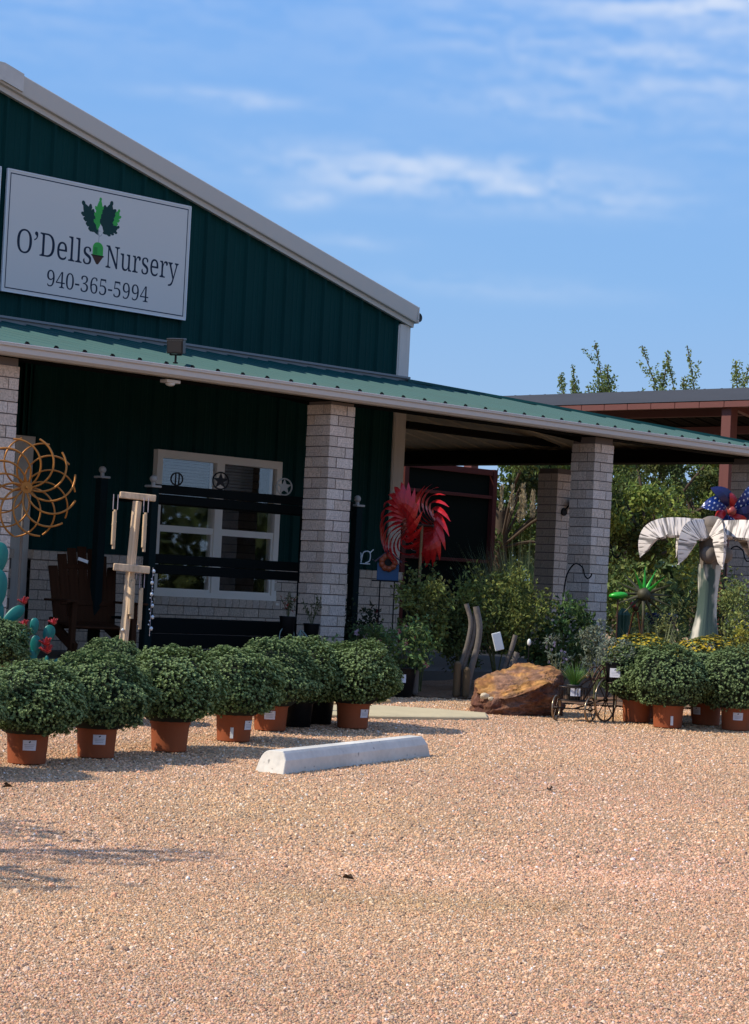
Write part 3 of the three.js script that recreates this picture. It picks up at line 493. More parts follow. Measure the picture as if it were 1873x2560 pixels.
function mum(x, z, label, { geo = crowns[0], turn = 0, tag = null, stake = null, pot = 'terra', s = 1, ch = .375, tall = 1, grp = 'potted mums in a row on the gravel' } = {}) {
  const t = thing('potted_mum', label, 'potted plant', [x, gy(x, z) + .004, z], 0, grp); const base = CAMA(x, z);
  if (pot === 'terra') { const q = mesh('pot', potGeo, M.terra, t); q.scale.set(Math.sqrt(tall), tall, Math.sqrt(tall)); } else mesh('pot', lathe([[.001, 0], [.11, 0], [.128, .22], [.134, .225], [.134, .238], [.001, .2]], 20), M.blackPlastic, t);
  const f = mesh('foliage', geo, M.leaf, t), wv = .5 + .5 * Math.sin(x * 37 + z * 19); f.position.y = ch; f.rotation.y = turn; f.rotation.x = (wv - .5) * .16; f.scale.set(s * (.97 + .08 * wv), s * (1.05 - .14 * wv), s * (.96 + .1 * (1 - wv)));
  const c = mesh('stems', coreGeo, M.core, t); c.position.y = ch - .01; c.scale.setScalar(s);  // an added dark core behind the leaves, not modelled stems
  if (tag !== null) { const g = new THREE.CylinderGeometry(.1275, .1215, .062, 6, 1, true, -.32, .64); const m = mesh('price_tag', g, M.tag, t); m.position.y = .115; m.rotation.y = base + tag; m.rotation.z = 0; m.scale.set(1.015, 1, 1.015); }
  if (stake !== null) { const a = base + stake, m = mesh('plant_label', rbox(.022, .075, .003, 0, .06, .124, -.06), M.pvc, t); m.rotation.y = a; }
  return t;
}
mum(-6.80, 4.40, 'mum in a terracotta pot, first whole pot from the left end of the row', { tag: .10, turn: .4 });
mum(-6.17, 4.28, 'mum in tagged terracotta pot, second whole pot from the left end of the row', { geo: crowns[1], tag: .15, turn: 2 });
mum(-5.47, 4.17, 'tall mum in a bare terracotta pot without any tag, third along the left row', { geo: crowns[2], turn: 1, s: 1.05, ch: .40 });
mum(-4.59, 3.83, 'mum in terracotta pot with a white stake, behind the left end of the wheel stop', { geo: crowns[0], turn: 3.3, stake: -.1, tag: .95 });
mum(-3.78, 3.34, 'mum in a half hidden tagged terracotta pot, set back next to two black pots', { geo: crowns[1], turn: 4.1, tag: -.05 });
mum(-3.36, 3.18, 'mum in a black nursery pot right beside the set back tagged terracotta pot', { geo: crowns[2], turn: 5, pot: 'black' });
mum(-3.02, 3.06, 'mum in a black nursery pot right behind the last terracotta pot of the left row', { geo: crowns[0], turn: 5.6, pot: 'black', s: .92 });
mum(-3.03 + .03, 3.42, 'yellowish green mum in the terracotta pot right beside the stepping stones', { geo: crowns[2], turn: .2, tag: .8, s: .97 });
mum(-7.55, 4.62, 'mostly cut off mum at the picture edge, left of the first whole pot', { geo: crowns[1], turn: 1.2 });
mum(-5.50, 2.17, 'big mum further back at the picture edge, hiding the foot of the gold spinner', { geo: crowns[0], turn: 2.6, s: .86, ch: .56, tall: 1.75 });
mum(-4.57, 2.46, 'darker mum behind the row in front of the wooden chime stand', { geo: crowns[1], turn: 3.9, s: .84 });
mum(-.02, 3.83, 'mum in a shaded terracotta pot beside the iron tricycle planter', { geo: crownsR[0], turn: .5, grp: 'potted mums by the boulder' });
mum(-.17, 4.26, 'mum in the foremost sunlit terracotta pot of the right hand clump', { geo: crownsR[1], turn: 1.5, stake: .28, grp: 'potted mums by the boulder' });
mum(.43, 4.21, 'mum in a dark shaded pot between the two foremost pots beside the tricycle', { geo: crownsR[0], turn: 2.5, tag: -.7, grp: 'potted mums by the boulder' });
mum(.28, 4.62, 'mum in a tagged terracotta pot at the right edge of the picture', { geo: crownsR[1], turn: 4.5, tag: .12, grp: 'potted mums by the boulder' });
for (const [x, z, s, lab] of [[.42, 3.55, 5, 'mum in yellow bloom behind the foremost pot of the right hand clump'], [1.05, 3.75, 8, 'mum in yellow bloom between the palm sculpture and the right edge pots']]) {
  const t = thing('potted_mum', lab, 'potted plant', [x, gy(x, z), z], 0, 'potted mums by the boulder'); mesh('pot', potGeo, M.terra, t);
  const { L, F } = crownGeo(s, { col: [.075, .10, .032], n: 4200, flower: { p: .45, col: [.60, .44, .03] }, rx: .31, up: .28 }); const a = L.build('foliage', M.leaf, t), b = F.build('flowers', M.petal, t), c = mesh('stems', coreGeo, M.core, t); a.position.y = b.position.y = .41; c.position.y = .385;  // c is the added dark core that shades the crown inside
}

// ================================================================ GARDEN ORNAMENTS
{ // rusty gold wheel spinner of curved rods
  const t = thing('wind_spinner', 'rusty gold wind spinner made of curved rods beside the left brick pillar', 'wind spinner', [-4.49, gy(-4.49, 1.2), 1.2], CAMA(-4.49, 1.2) + .1), cy = 1.57 - gy(-4.49, 1.2), R = .37;
  mesh('pole', bar([0, 0, -.12], [0, cy, -.12], .011), M.greyWood, t);
  mesh('hub', [cyl(.045, .045, .03, 0, cy, .05, 18, Math.PI / 2), cyl(.012, .012, .30, 0, cy, -.02, 10, Math.PI / 2), cyl(.035, .035, .02, 0, cy, -.05, 16, Math.PI / 2)], M.goldSteel, t);
  mesh('hub_bolt', cyl(.013, .013, .012, 0, cy, .068, 10, Math.PI / 2), M.black, t);
  for (const [sgn, z, n, rd] of [[1, .05, 12, .0085], [-1, -.055, 11, .0072]]) for (let k = 0; k < n; k++) {
    const a0 = k * 6.2832 / n + (sgn < 0 ? .2 : 0), pts = [], lim = 1.30; for (let i = 0; i <= 12; i++) { const q = i / 12, al = .10 + q * (lim - .10), rad = (R + .02) * Math.sin(al) / Math.sin(lim), th = a0 + sgn * al * 1.05; pts.push([Math.cos(th) * rad, cy + Math.sin(th) * rad, z + .05 * Math.sin(q * 3.1)]); }
    mesh('rod', tube(pts, rd, 20, 6), M.goldSteel, t);
  }
}
function pad(x, y, z, w, h, rz, ry = 0) { const g = new THREE.SphereGeometry(1, 16, 12); const p = g.attributes.position; for (let i = 0; i < p.count; i++) { const v = p.getY(i); p.setX(i, p.getX(i) * (.82 + .18 * v)); } g.scale(w / 2, h / 2, .014); g.translate(0, h / 2, 0); g.computeVertexNormals(); return place(g, x, y, z, 0, ry, rz); }
function metalFlower(x, y, z, s, r) { const L = []; for (let k = 0; k < 13; k++) { const a = k * 2.4, t = .35 + .9 * ((k * .37) % 1), g = new THREE.SphereGeometry(1, 7, 5); g.scale(.015 * s, .042 * s, .005 * s); g.translate(0, .04 * s, 0); g.rotateX(t); L.push(place(g, x, y, z, 0, a, 0)); } return L; }
{
  const turn = CAMA(-5, 1.8);
  const a = thing('cactus_sculpture', 'large teal metal prickly pear sculpture cut off at the picture edge by the pillar', 'sculpture', [-5.155, gy(-5.155, 1.8), 1.8], turn);
  [[0, 0, 0, .16, .36, .03], [.0, .34, .01, .17, .30, -.05], [-.01, .60, .0, .18, .27, .04], [.01, .80, .01, .16, .28, .03], [.05, .68, .02, .11, .20, -.85], [.0, 1.05, .0, .15, .23, -.02], [-.08, .62, -.02, .12, .22, .7]].forEach((q) => mesh('pad', pad(...q), M.teal, a));
  mesh('flower', mg(metalFlower(.20, .83, .02, .8)), M.redFlower, a);
  const b = thing('cactus_sculpture', 'smaller teal metal prickly pear sculpture with several red flowers behind the row of mums', 'sculpture', [-5.03, gy(-5.03, 2.2), 2.2], CAMA(-5.03, 2.2));
  [[-.0, .0, 0, .12, .34, 0], [-.01, .28, .01, .10, .16, .1], [-.055, .38, .03, .085, .13, .1], [-.045, .45, .02, .095, .17, -.02], [-.11, .52, .0, .075, .14, .12], [-.06, .62, .015, .08, .125, -.02], [.035, .56, .0, .105, .14, -.18], [-.03, .30, .04, .10, .14, .28], [.10, .34, .03, .075, .12, -.22], [.04, .36, .06, .035, .12, -.03]].forEach((q) => mesh('pad', pad(...q), M.teal, b));
  for (const [x, y, s] of [[-.13, .68, .7], [.08, .70, .7], [.045, .49, .95], [.035, .545, .9]]) mesh('flower', mg(metalFlower(x, y, .06, s)), M.redFlower, b);
}
{ // chime stand: post with two crossbars
  const X = -3.79, Z = 1.6, gr = gy(X, Z), t = thing('chime_stand', 'leaning pine post with two crossbars for wind chimes behind the mums', 'stand', [X, gr, Z], CAMA(X, Z) + .12);
  t.rotation.z = -.045; const h = (y) => y - gr;
  mesh('post', rbox(.055, 1.68, .055, 0, .80, 0, 0, -.72), M.pine, t);
  mesh('crossbar', rbox(.285, .052, .05, .0, h(1.555), .0), M.pine, t); mesh('crossbar', rbox(.285, .058, .05, -.0, h(.985), .057), M.pine, t);
  for (const y of [.42, .62]) mesh('peg', ball(.012, -.02, y, .034), M.white, t);
  const chime = (label, x, yt, yb, rd, bits, turn = 0) => { // bamboo tube wind chime hung on a cord
    const c = thing('wind_chime', label, 'wind chime', [X + x * Math.cos(.6), 0, Z + .03 + x * Math.sin(.6)], CAMA(X, Z)); const top = yt + .12;
    mesh('cord', [bar([-rd * .8, yt, 0], [-rd * .8, top, 0], .0035), bar([rd * .8, yt, 0], [rd * .8, top, 0], .0035)], M.twine, c);
    for (let k = 0; k < bits; k++) { const a = k * 2.4, L = yt - yb - (k % 3) * .05; mesh('tube', [cyl(rd * .62, rd * .58, L, Math.cos(a) * rd * .5 * (k > 0), yt - L / 2 - k * .015, Math.sin(a) * rd * .6 * (k > 0), 10), cyl(rd * .66, rd * .66, .012, Math.cos(a) * rd * .5 * (k > 0), yt - L * .45, Math.sin(a) * rd * .6 * (k > 0), 10)], M.bamboo, c); }
    return c;
  };
  chime('bamboo wind chime on the left end of the stand\u2019s upper crossbar', -.115, 1.44, 1.13, .022, 3);
  chime('bamboo wind chime on the right end of the stand\u2019s upper crossbar', .125, 1.43, 1.12, .022, 3);
  chime('thick bamboo wind chime hanging next to the post from the lower crossbar', .055, .90, .59, .030, 2);
  chime('slim bamboo wind chime hanging furthest forward from the lower crossbar', .125, .835, .51, .022, 3);
  const g = thing('bead_string', 'string of clear glass beads hanging from the right end of the lower crossbar', 'wind chime', [X + .15, 0, Z + .17], 0); const bd = []; for (let k = 0; k < 16; k++) bd.push(ball(.006 + .008 * (k % 3 === 0), .012 * Math.sin(k * 1.7), .97 - k * .03, .01 * Math.cos(k * 2.1), 1.2, 8)); mesh('cord', bar([0, .46, 0], [0, 1.0, 0], .002), M.twine, g); mesh('beads', bd, mat([.55, .6, .65], .1, .3), g);
}
{ // fan back garden chair on the porch
  const t = thing('garden_chair', 'reddish brown fan back wooden garden chair standing on the shaded porch', 'chair', [-1.95, FLOOR, -1.05], -.35);
  const s = (n, ...a) => mesh(n, rbox(...a), M.rustWood, t);
  for (let k = -3; k <= 3; k++) { const L = .82 * Math.sqrt(1 - (k / 4.6) ** 2) - .02; const x = k * .080; s('back_slat', .092, L, .018, x * 1.04 + Math.sin(k * .022) * L * .5, .28 + L / 2 * .96, -.18 - L * .13, -.27, 0, -k * .022); }
  s('back_rail', .46, .05, .02, 0, .52, -.235, -.27); s('back_rail', .40, .05, .02, 0, .86, -.335, -.27);
  for (let k = 0; k < 6; k++) s('seat_slat', .52, .018, .075, 0, .33 - k * .008 + .02 * (k > 4), -.12 + k * .085, .1);
  for (const x of [-1, 1]) { s('armrest', .11, .022, .66, x * .34, .54, .10); s('leg', .05, .53, .08, x * .29, .265, .33); s('leg', .04, .10, .80, x * .27, .22, .0, .28); s('bracket', .04, .12, .06, x * .31, .46, .28); }
  mesh('price_tag', box(.10, .03, .004, -.03, .92, -.24, -.28, 0, -.3), M.white, t);
}
{ // dark shelf rack in front of the window
  const t = thing('display_rack', 'dark wooden display rack with wide boards and ball topped posts in front of the window', 'rack', [0, FLOOR, 0]); const y = (v) => v - FLOOR;
  const post = (x, z, top) => { const p = mesh('post', rbox(.085, y(top), .085, x, y(top) / 2, z), mat([.006, .014, .015], .8, 0, { specularIntensity: .12 }), t); const f = mesh('finial', [rbox(.115, .022, .115, x, y(top) + .011, z), cyl(.02, .02, .03, x, y(top) + .035, z), ball(.036, x, y(top) + .08, z)], M.finial, t); return [p, f]; };
  post(-1.67, -.6, 1.76); post(1.03, -.6, 1.75); post(-1.75, -1.25, 1.84); post(.95, -1.25, 1.74);
  const boards = (a, b) => { const n = 2, h = (b - a) / n; for (let k = 0; k < n; k++) mesh('board', rbox(2.62, h - .006, .028, -.32, y(a + h * (k + .5)), -.62), M.rackWood, t); mesh('shelf', rbox(2.62, .025, .62, -.32, y(a + .03), -.93), M.rackWood, t); };
  boards(1.62, 1.80); boards(.965, 1.155); for (let k = 0; k < 3; k++) mesh('board', rbox(2.62, .132, .028, -.32, y(.21 + k * .138), -.62), M.rackWood, t); mesh('shelf', rbox(2.62, .025, .62, -.32, y(.54), -.93), M.rackWood, t);
  const starShape = (R, r) => { const s = new THREE.Shape(); for (let i = 0; i <= 10; i++) { const a = i * Math.PI / 5 + Math.PI / 2, q = i % 2 ? r : R; i ? s.lineTo(q * Math.cos(a), q * Math.sin(a)) : s.moveTo(q * Math.cos(a), q * Math.sin(a)); } return new THREE.ExtrudeGeometry(s, { depth: .008, bevelEnabled: false }); };
  const orn = (x, r, star, m, label) => { const o = thing('metal_ornament', label, 'ornament', [x, 1.802 + r, -.62], CAMA(x, -.6) * .5); mesh('ring', torus(r, .008, 0, 0, 0), m, o); if (star) mesh('star', place(starShape(r * .98, r * .42), 0, 0, -.004), m, o); else mesh('bars', [box(.012, r * 1.9, .01, -.012, 0, 0), box(.012, r * 1.9, .01, .022, 0, 0)], m, o); };
  orn(-1.37, .058, false, M.black, 'small dark ring with two upright bars, on the left of the upper shelf'); orn(-1.02 + .2, .080, true, M.black, 'dark metal star in a ring on the upper shelf before the blue lit pane'); orn(-.14 + .16, .080, true, mat([.34, .34, .31], .6), 'pale metal star in a ring on the upper shelf before the grey pane'); orn(.55, .062, false, M.rust, 'brownish ring with bars at the right end of the upper shelf by the pillar');
}
function pot(t, r, h, m = M.blackPlastic, y = 0) { return mesh('pot', place(lathe([[.001, 0], [r * .8, 0], [r * .97, h * .9], [r * 1.05, h * .91], [r * 1.05, h], [r * .96, h], [.001, h * .9]], 20), 0, y, 0), m, t); }
{ // two black pots on a pale wire stand
  const st = thing('plant_stand', 'pale green bent metal plant stand between two black pots near the pillar', 'plant stand', [-.30, .1, .02]);
  mesh('frame', [tube([[-.16, .38, 0], [-.05, .30, .05], [.02, .40, 0], [.10, .30, .05], [.16, .26, 0]], .009), tube([[-.13, 0, .05], [-.10, .2, .05], [.0, .38, 0]], .009), tube([[.13, 0, .05], [.12, .2, .05], [.02, .38, 0]], .009), torus(.095, .006, -.16, .34, 0, 0), torus(.095, .006, .16, .28, 0, 0)].map((g, i) => i > 2 ? g : g), mat([.16, .22, .20], .5), st);
  for (const [x, y, h, red, lab] of [[-.46, .47, .16, true, 'black pot with a sparse red flowered plant, left one on the pale stand'], [-.14, .40, .17, false, 'black pot with thin yellowish stems, right one on the pale stand by the pillar']]) {
    const t = thing('potted_plant', lab, 'potted plant', [x, y, .02]); pot(t, .078, h); const L = new Leaves(), r = rng(x * 100 + 900), sm = [];
    for (let k = 0; k < 7; k++) { const a = r() * 6.28, q = .05 + r() * .09, top = [Math.cos(a) * q, h + .16 + r() * .14, Math.sin(a) * q]; sm.push(tube([[0, h - .03, 0], [top[0] * .4, h + .09, top[2] * .4], top], .0035, 6, 4)); for (let j = 0; j < 9; j++) { const f = .3 + .7 * r(); L.leaf(V(top[0] * f, h + (top[1] - h) * f, top[2] * f), rdir(r), V(0, 1, 0), .045, .014, red && r() < .2 ? [.30, .03, .02] : tint([.09, .10, .04], .7 + r() * .6)); } }
    mesh('stems', sm, M.stem, t); L.build('leaves', M.leaf, t);
  }
}
// wheels of cupped blades on a pole
function blade(R, w, sweep, cup, twist, n = 10) {
  const pos = [], uv = []; const P = (i, s) => { const q = i / n, rad = .05 + (R - .05) * q, th = sweep * q ** 1.25, hw = w * Math.sin(Math.PI * Math.min(.999, .06 + q * .94)) ** .75 * .5; const c = Math.cos(th), d = Math.sin(th); const nx = -d, ny = c; return [rad * c + nx * hw * s * Math.cos(twist), rad * d + ny * hw * s * Math.cos(twist), cup * Math.sin(q * 2.6) + hw * s * Math.sin(twist) - Math.abs(s) * hw * .18]; };
  for (let i = 0; i < n; i++) for (const [s0, s1] of [[-1, 0], [0, 1]]) { const a = P(i, s0), b = P(i, s1), c = P(i + 1, s0), d = P(i + 1, s1); pos.push(...a, ...b, ...d, ...a, ...d, ...c); const u = (s) => (s + 1) / 2; uv.push(u(s0), i / n, u(s1), i / n, u(s1), (i + 1) / n, u(s0), i / n, u(s1), (i + 1) / n, u(s0), (i + 1) / n); }
  const g = new THREE.BufferGeometry(); g.setAttribute('position', new THREE.Float32BufferAttribute(pos, 3)); g.setAttribute('uv', new THREE.Float32BufferAttribute(uv, 2)); g.computeVertexNormals(); return g;
}
{
  const X = .71, Z = .6, gr = gy(X, Z), cy = 1.56 - gr, t = thing('wind_spinner', 'red metal wind spinner with two wheels of curved blades on a thin pole', 'wind spinner', [X, gr, Z], -1.88);
  mesh('pole', bar([0, 0, 0], [0, cy, 0], .016, .014, 10), mat([.20, .13, .05], .6), t);
  mesh('axle', cyl(.014, .014, .42, 0, cy, .02, 10, Math.PI / 2), M.rust, t);
  const b1 = blade(.41, .085, 1.25, .12, .75), b2 = blade(.41, .085, -1.25, .12, -.75);
  for (const [z, g, n, o] of [[.16, b1, 18, .1], [-.14, b2, 18, .3]]) for (let k = 0; k < n; k++) { const m = mesh('blade', g, M.redPaint, t); m.position.set(0, cy, z); m.rotation.z = k * 6.2832 / n + o; }
  mesh('hub', [ball(.035, 0, cy, .18), ...Array.from({ length: 8 }, (_, k) => ball(.013, Math.cos(k * .785) * .05, cy + Math.sin(k * .785) * .05, .19, 1, 6))], mat([.30, .07, .04], .4, .3), t);
}
{ // little blue house with an orange flower
  const X = .58, Z = .3, gr = gy(X, Z), t = thing('birdhouse', 'blue metal birdhouse with a round orange flower on its front, on thin legs', 'birdhouse', [X, gr, Z], CAMA(X, Z)), h = 1.1 - gr;
  mesh('body', rbox(.21, .17, .10, 0, h, 0), mat([.006, .055, .15], .45, .2), t); mesh('roof', [beam([-.15, h + .11, -.06], [-.15, h + .11, .06], .01, .01), box(.17, .012, .16, -.065, h + .15, 0, 0, 0, .7), box(.17, .012, .16, .065, h + .15, 0, 0, 0, -.7)], mat([.03, .015, .05], .5), t); mesh('perch', box(.30, .012, .13, 0, h - .09, 0), M.black, t);
  const pt = []; for (let k = 0; k < 9; k++) { const a = k * .698; pt.push(place(ball(.036, 0, 0, 0, 1, 8), Math.cos(a) * .058, h + .09 + Math.sin(a) * .058, .065)); } mesh('flower', pt.map((g) => g), mat([.26, .055, .018], .5), t); mesh('entrance_hole', cyl(.036, .036, .03, 0, h + .09, .085, 14, Math.PI / 2), M.black, t);
  for (const x of [-.07, .07]) mesh('leg', bar([x, 0, 0], [x, h - .08, 0], .007), M.black, t);
}
{ // white wire scroll on the wall rack behind
  const t = thing('wire_ornament', 'small white wire scroll ornament hanging right of the middle pillar', 'ornament', [1.12, 1.24, -.6], -.5); const w = (p) => tube(p, .006, 20, 5);
  mesh('scroll', [w([[-.10, -.05, 0], [-.10, .05, 0], [-.04, .08, 0], [.0, .03, 0], [-.02, -.04, 0]]), w([[.0, -.05, 0], [.03, .06, 0], [.09, .06, 0], [.09, -.03, 0], [.05, -.05, 0]]), w([[.09, .05, 0], [.13, .09, 0]]), w([[-.16, -.05, 0], [-.13, -.03, 0], [-.10, -.05, 0]]), w([[-.12, -.06, 0], [.10, -.06, 0]])], M.pvc, t);
}
// wooden palm sculpture
{
  const X = 2.62, Z = 2.6, gr = gy(X, Z), t = thing('palm_sculpture', 'carved wooden palm tree sculpture with bleached drooping fronds and a painted trunk', 'sculpture', [X, gr, Z]);
  const H = 1.32 - gr, trunkTex = dataTex(256, (u, v) => { const a = tnoise(u, v, 7, 4, 40), b = tnoise(u, v * .25, 22, 3, 44), w = sstep(.46, .64, a + .30 * (b - .5)); return [.045 + .52 * w, .075 + .46 * w, .065 + .39 * w]; }, { h: 256 });
  const pts = []; for (let i = 0; i <= 16; i++) { const q = i / 16, y = q * H; pts.push([.10 + .14 * (1 - q) ** 2.2 + .02 * Math.sin(q * 7), y]); } const g = lathe(pts, 20); { const p = g.attributes.position; for (let i = 0; i < p.count; i++) { const a = Math.atan2(p.getZ(i), p.getX(i)), k = 1 + .10 * Math.sin(a * 5) + .12 * (vnoise(Math.cos(a) * 2 + 4, p.getY(i) * 3, Math.sin(a) * 2) - .5); p.setX(i, p.getX(i) * k + .04 * (p.getY(i) / H) ** 2); p.setZ(i, p.getZ(i) * k); } g.computeVertexNormals(); }
  mesh('trunk', g, mat([1, 1, 1], .8, 0, { map: trunkTex, bumpMap: grainBump, bumpScale: .012 }), t);
  mesh('trunk_top', [cyl(.105, .13, .40, .04, H + .16, 0, 14), ball(.13, .04, H + .38, 0, .7)], M.greyWood, t);
  const coco = (x, y, z) => mesh('coconut', place(new THREE.IcosahedronGeometry(.082, 3), x, y, z), M.greyWood, t);
  const ca = CAMA(X, Z); coco(.04 + Math.sin(ca - .15) * .15, H + .09, Math.cos(ca - .15) * .15); coco(.04 + Math.sin(ca + 1.1) * .14, H + .10, Math.cos(ca + 1.1) * .14);
  const frondTex = dataTex(256, (u, v) => { const s = tnoise(u * .03, v, 40, 3, 50), k = tnoise(u, v, 6, 3, 55); const d = sstep(.34, .54, s); const q = .22 + .78 * d; return [q * (.92 + .16 * (k - .5)), q * .97 * (.92 + .16 * (k - .5)), q * .93]; });
  const fm = mat([.80, .74, .64], .8, 0, { map: frondTex, bumpMap: frondTex, bumpScale: .006 });
  const frond = (az, L, drop, W, lift = .06) => { // ridged leaf bent down over its spine, thick as a plank
    const n = 26, pos = [], uv = [], th = .022; const C = (q) => [L * Math.sin(q * 1.75) / Math.sin(1.57) * (q > .9 ? 1 - (q - .9) * .15 : 1), lift * Math.sin(q * 2.4) - drop * q ** 2.9];
    const P = (i, s, k) => { const q = i / n, [r, y] = C(q), notch = 1 - .10 * (Math.sin(q * 19) > .93 ? 1 : 0); const w = W * Math.min(1, .62 + 1.6 * q) * (q > .55 ? Math.sqrt(Math.max(0, 1 - ((q - .55) / .45) ** 2)) : 1) * notch; const [r2, y2] = C(Math.min(1, q + .02)), tx = r2 - r, ty = y2 - y, l = Math.hypot(tx, ty) || 1; const nx = -ty / l, ny = tx / l; const dn = -Math.abs(s) * w * .92, sd = s * w * .45; return [r + nx * (dn - k * th), y + ny * (dn - k * th), sd - Math.sign(s) * k * th * .6]; };
    const quad = (a, b, c, d, ua, ub, va, vb) => { pos.push(...a, ...b, ...c, ...a, ...c, ...d); uv.push(ua, va, ub, va, ub, vb, ua, va, ub, vb, ua, vb); };
    for (let i = 0; i < n; i++) for (const [s0, s1] of [[-1, -.5], [-.5, 0], [0, .5], [.5, 1]]) { for (const k of [0, 1]) quad(P(i, s0, k), P(i, s1, k), P(i + 1, s1, k), P(i + 1, s0, k), s0, s1, i / n * 1.5, (i + 1) / n * 1.5); for (const s of [-1, 1]) if (s0 === s || s1 === s) quad(P(i, s, 0), P(i, s, 1), P(i + 1, s, 1), P(i + 1, s, 0), 0, .1, i / n, (i + 1) / n); }
    const q = new THREE.BufferGeometry(); q.setAttribute('position', new THREE.Float32BufferAttribute(pos, 3)); q.setAttribute('uv', new THREE.Float32BufferAttribute(uv, 2)); q.computeVertexNormals(); q.rotateY(az); q.translate(.06, H + .42, 0); return q;
  };
  const left = Math.PI + .80, face = -Math.PI / 2 - ca * -1; // bearings round the trunk
  const bear = (d) => ca - Math.PI / 2 + d; // d = 0 towards the drive, growing to the right
  for (const [d, L, drop, W, lift] of [[-1.40, .72, .42, .19, .05], [-.75, .48, .46, .20, .03], [.25, .42, .50, .18, .05], [1.15, .70, .40, .19, .05], [2.4, .6, .40, .18, .06], [-2.5, .6, .40, .18, .06]]) mesh('frond', frond(bear(d), L, drop, W, lift), fm, t);
}
{ // patriotic spinner behind the palm
  const c = document.createElement('canvas'); c.width = 128; c.height = 256; const x = c.getContext('2d'); x.fillStyle = '#0f2f7c'; x.fillRect(0, 0, 128, 256); x.fillStyle = '#eef0f6'; for (let j = 0; j < 6; j++) for (let i = 0; i < 3; i++) { const cx = 22 + i * 42 + (j % 2) * 20, cy = 22 + j * 42; x.beginPath(); for (let k = 0; k < 10; k++) { const a = k * Math.PI / 5 - Math.PI / 2, r = k % 2 ? 5 : 13; x.lineTo(cx + r * Math.cos(a), cy + r * Math.sin(a)); } x.closePath(); x.fill(); }
  const tx = new THREE.CanvasTexture(c); tx.colorSpace = THREE.SRGBColorSpace;
  const X = 4.36, Z = 1.6, gr = gy(X, Z), cy = 1.93 - gr, t = thing('wind_spinner', 'red, white and blue star patterned wind spinner behind the wooden palm', 'wind spinner', [X, gr, Z], CAMA(X, Z) + .35);
  mesh('pole', bar([0, 0, -.06], [0, cy, -.06], .014), M.black, t); mesh('hub', ball(.05, 0, cy, .06), mat([.3, .05, .04], .4), t);
  const g = blade(.33, .19, .55, .08, .35), ms = [mat([.8, .8, .8], .35, .1, { map: tx }), mat([.40, .012, .014], .35, .1), mat([.010, .012, .075], .35, .1)];
  for (let k = 0; k < 9; k++) { const m = mesh('blade', g, ms[k % 3], t); m.position.set(0, cy, 0); m.rotation.z = k * 6.2832 / 9 + .42; if (k % 3 === 1) m.scale.setScalar(.62); }
}
{ // bright green metal agave flower
  const X = 3.08, Z = 1.5, gr = gy(X, Z), cy = 1.01 - gr, t = thing('agave_sculpture', 'metal agave ornament with bright green upper blades on a thin stem beyond the right pillar', 'sculpture', [X, gr, Z], CAMA(X, Z));
  mesh('stem', bar([0, 0, 0], [0, cy, 0], .012), M.rust, t); mesh('heart', [ball(.07, 0, cy, 0)], mat([.05, .045, .02], .6), t);
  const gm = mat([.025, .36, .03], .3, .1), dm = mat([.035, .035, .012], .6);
  for (let k = 0; k < 16; k++) { const a = k * .3927, lit = a > .5 && a < 2.3; const g = new THREE.ConeGeometry(.022, .26, 5); g.scale(1, 1, .3); g.translate(0, .18, 0); mesh('blade', place(g, 0, cy, 0, (k % 3 - 1) * .35, 0, a - Math.PI / 2), lit ? gm : dm, t); }  // light put into the colour: upward blades lit green, others dark
  const l = thing('leaf_ornament', 'single glossy bright green leaf ornament beside the right brick pillar', 'ornament', [2.66, gy(2.6, 1.5), 1.5], CAMA(2.6, 1.5)); mesh('stem', bar([.0, 0, 0], [0, .98, 0], .008), M.rust, l); const lg = new THREE.SphereGeometry(1, 14, 8); lg.scale(.095, .036, .05); mesh('leaf', place(lg, 0, .96, 0, 0, 0, .12), gm, l);
}
{ // fluted green column cactus
  const X = 3.15, Z = 1.2, gr = gy(X, Z), t = thing('column_cactus', 'dark green ribbed column cactus standing beyond the right pillar', 'cactus', [X, gr, Z]); const n = 10, pos = [], ring = (y, r) => { const o = []; for (let i = 0; i <= n * 4; i++) { const a = i / (n * 4) * 6.2832; o.push([Math.cos(a) * r * (1 + .16 * Math.cos(a * n)), y, Math.sin(a) * r * (1 + .16 * Math.cos(a * n))]); } return o; };
  const rows = []; for (let k = 0; k <= 12; k++) { const q = k / 12; rows.push(ring(q * (.86 - gr), .068 * (q > .88 ? Math.sqrt(Math.max(0.0, 1 - ((q - .88) / .125) ** 2)) : .9 + .1 * Math.sin(q * 4)))); } for (let k = 0; k < 12; k++) for (let i = 0; i < n * 4; i++) pos.push(...rows[k][i], ...rows[k + 1][i], ...rows[k + 1][i + 1], ...rows[k][i], ...rows[k + 1][i + 1], ...rows[k][i + 1]);
  const g = new THREE.BufferGeometry(); g.setAttribute('position', new THREE.Float32BufferAttribute(pos, 3)); g.computeVertexNormals(); mesh('stem', g, mat([.018, .06, .035], .6), t); mesh('flower', ball(.03, .08, .90 - gr, .05), M.redFlower, t);
}
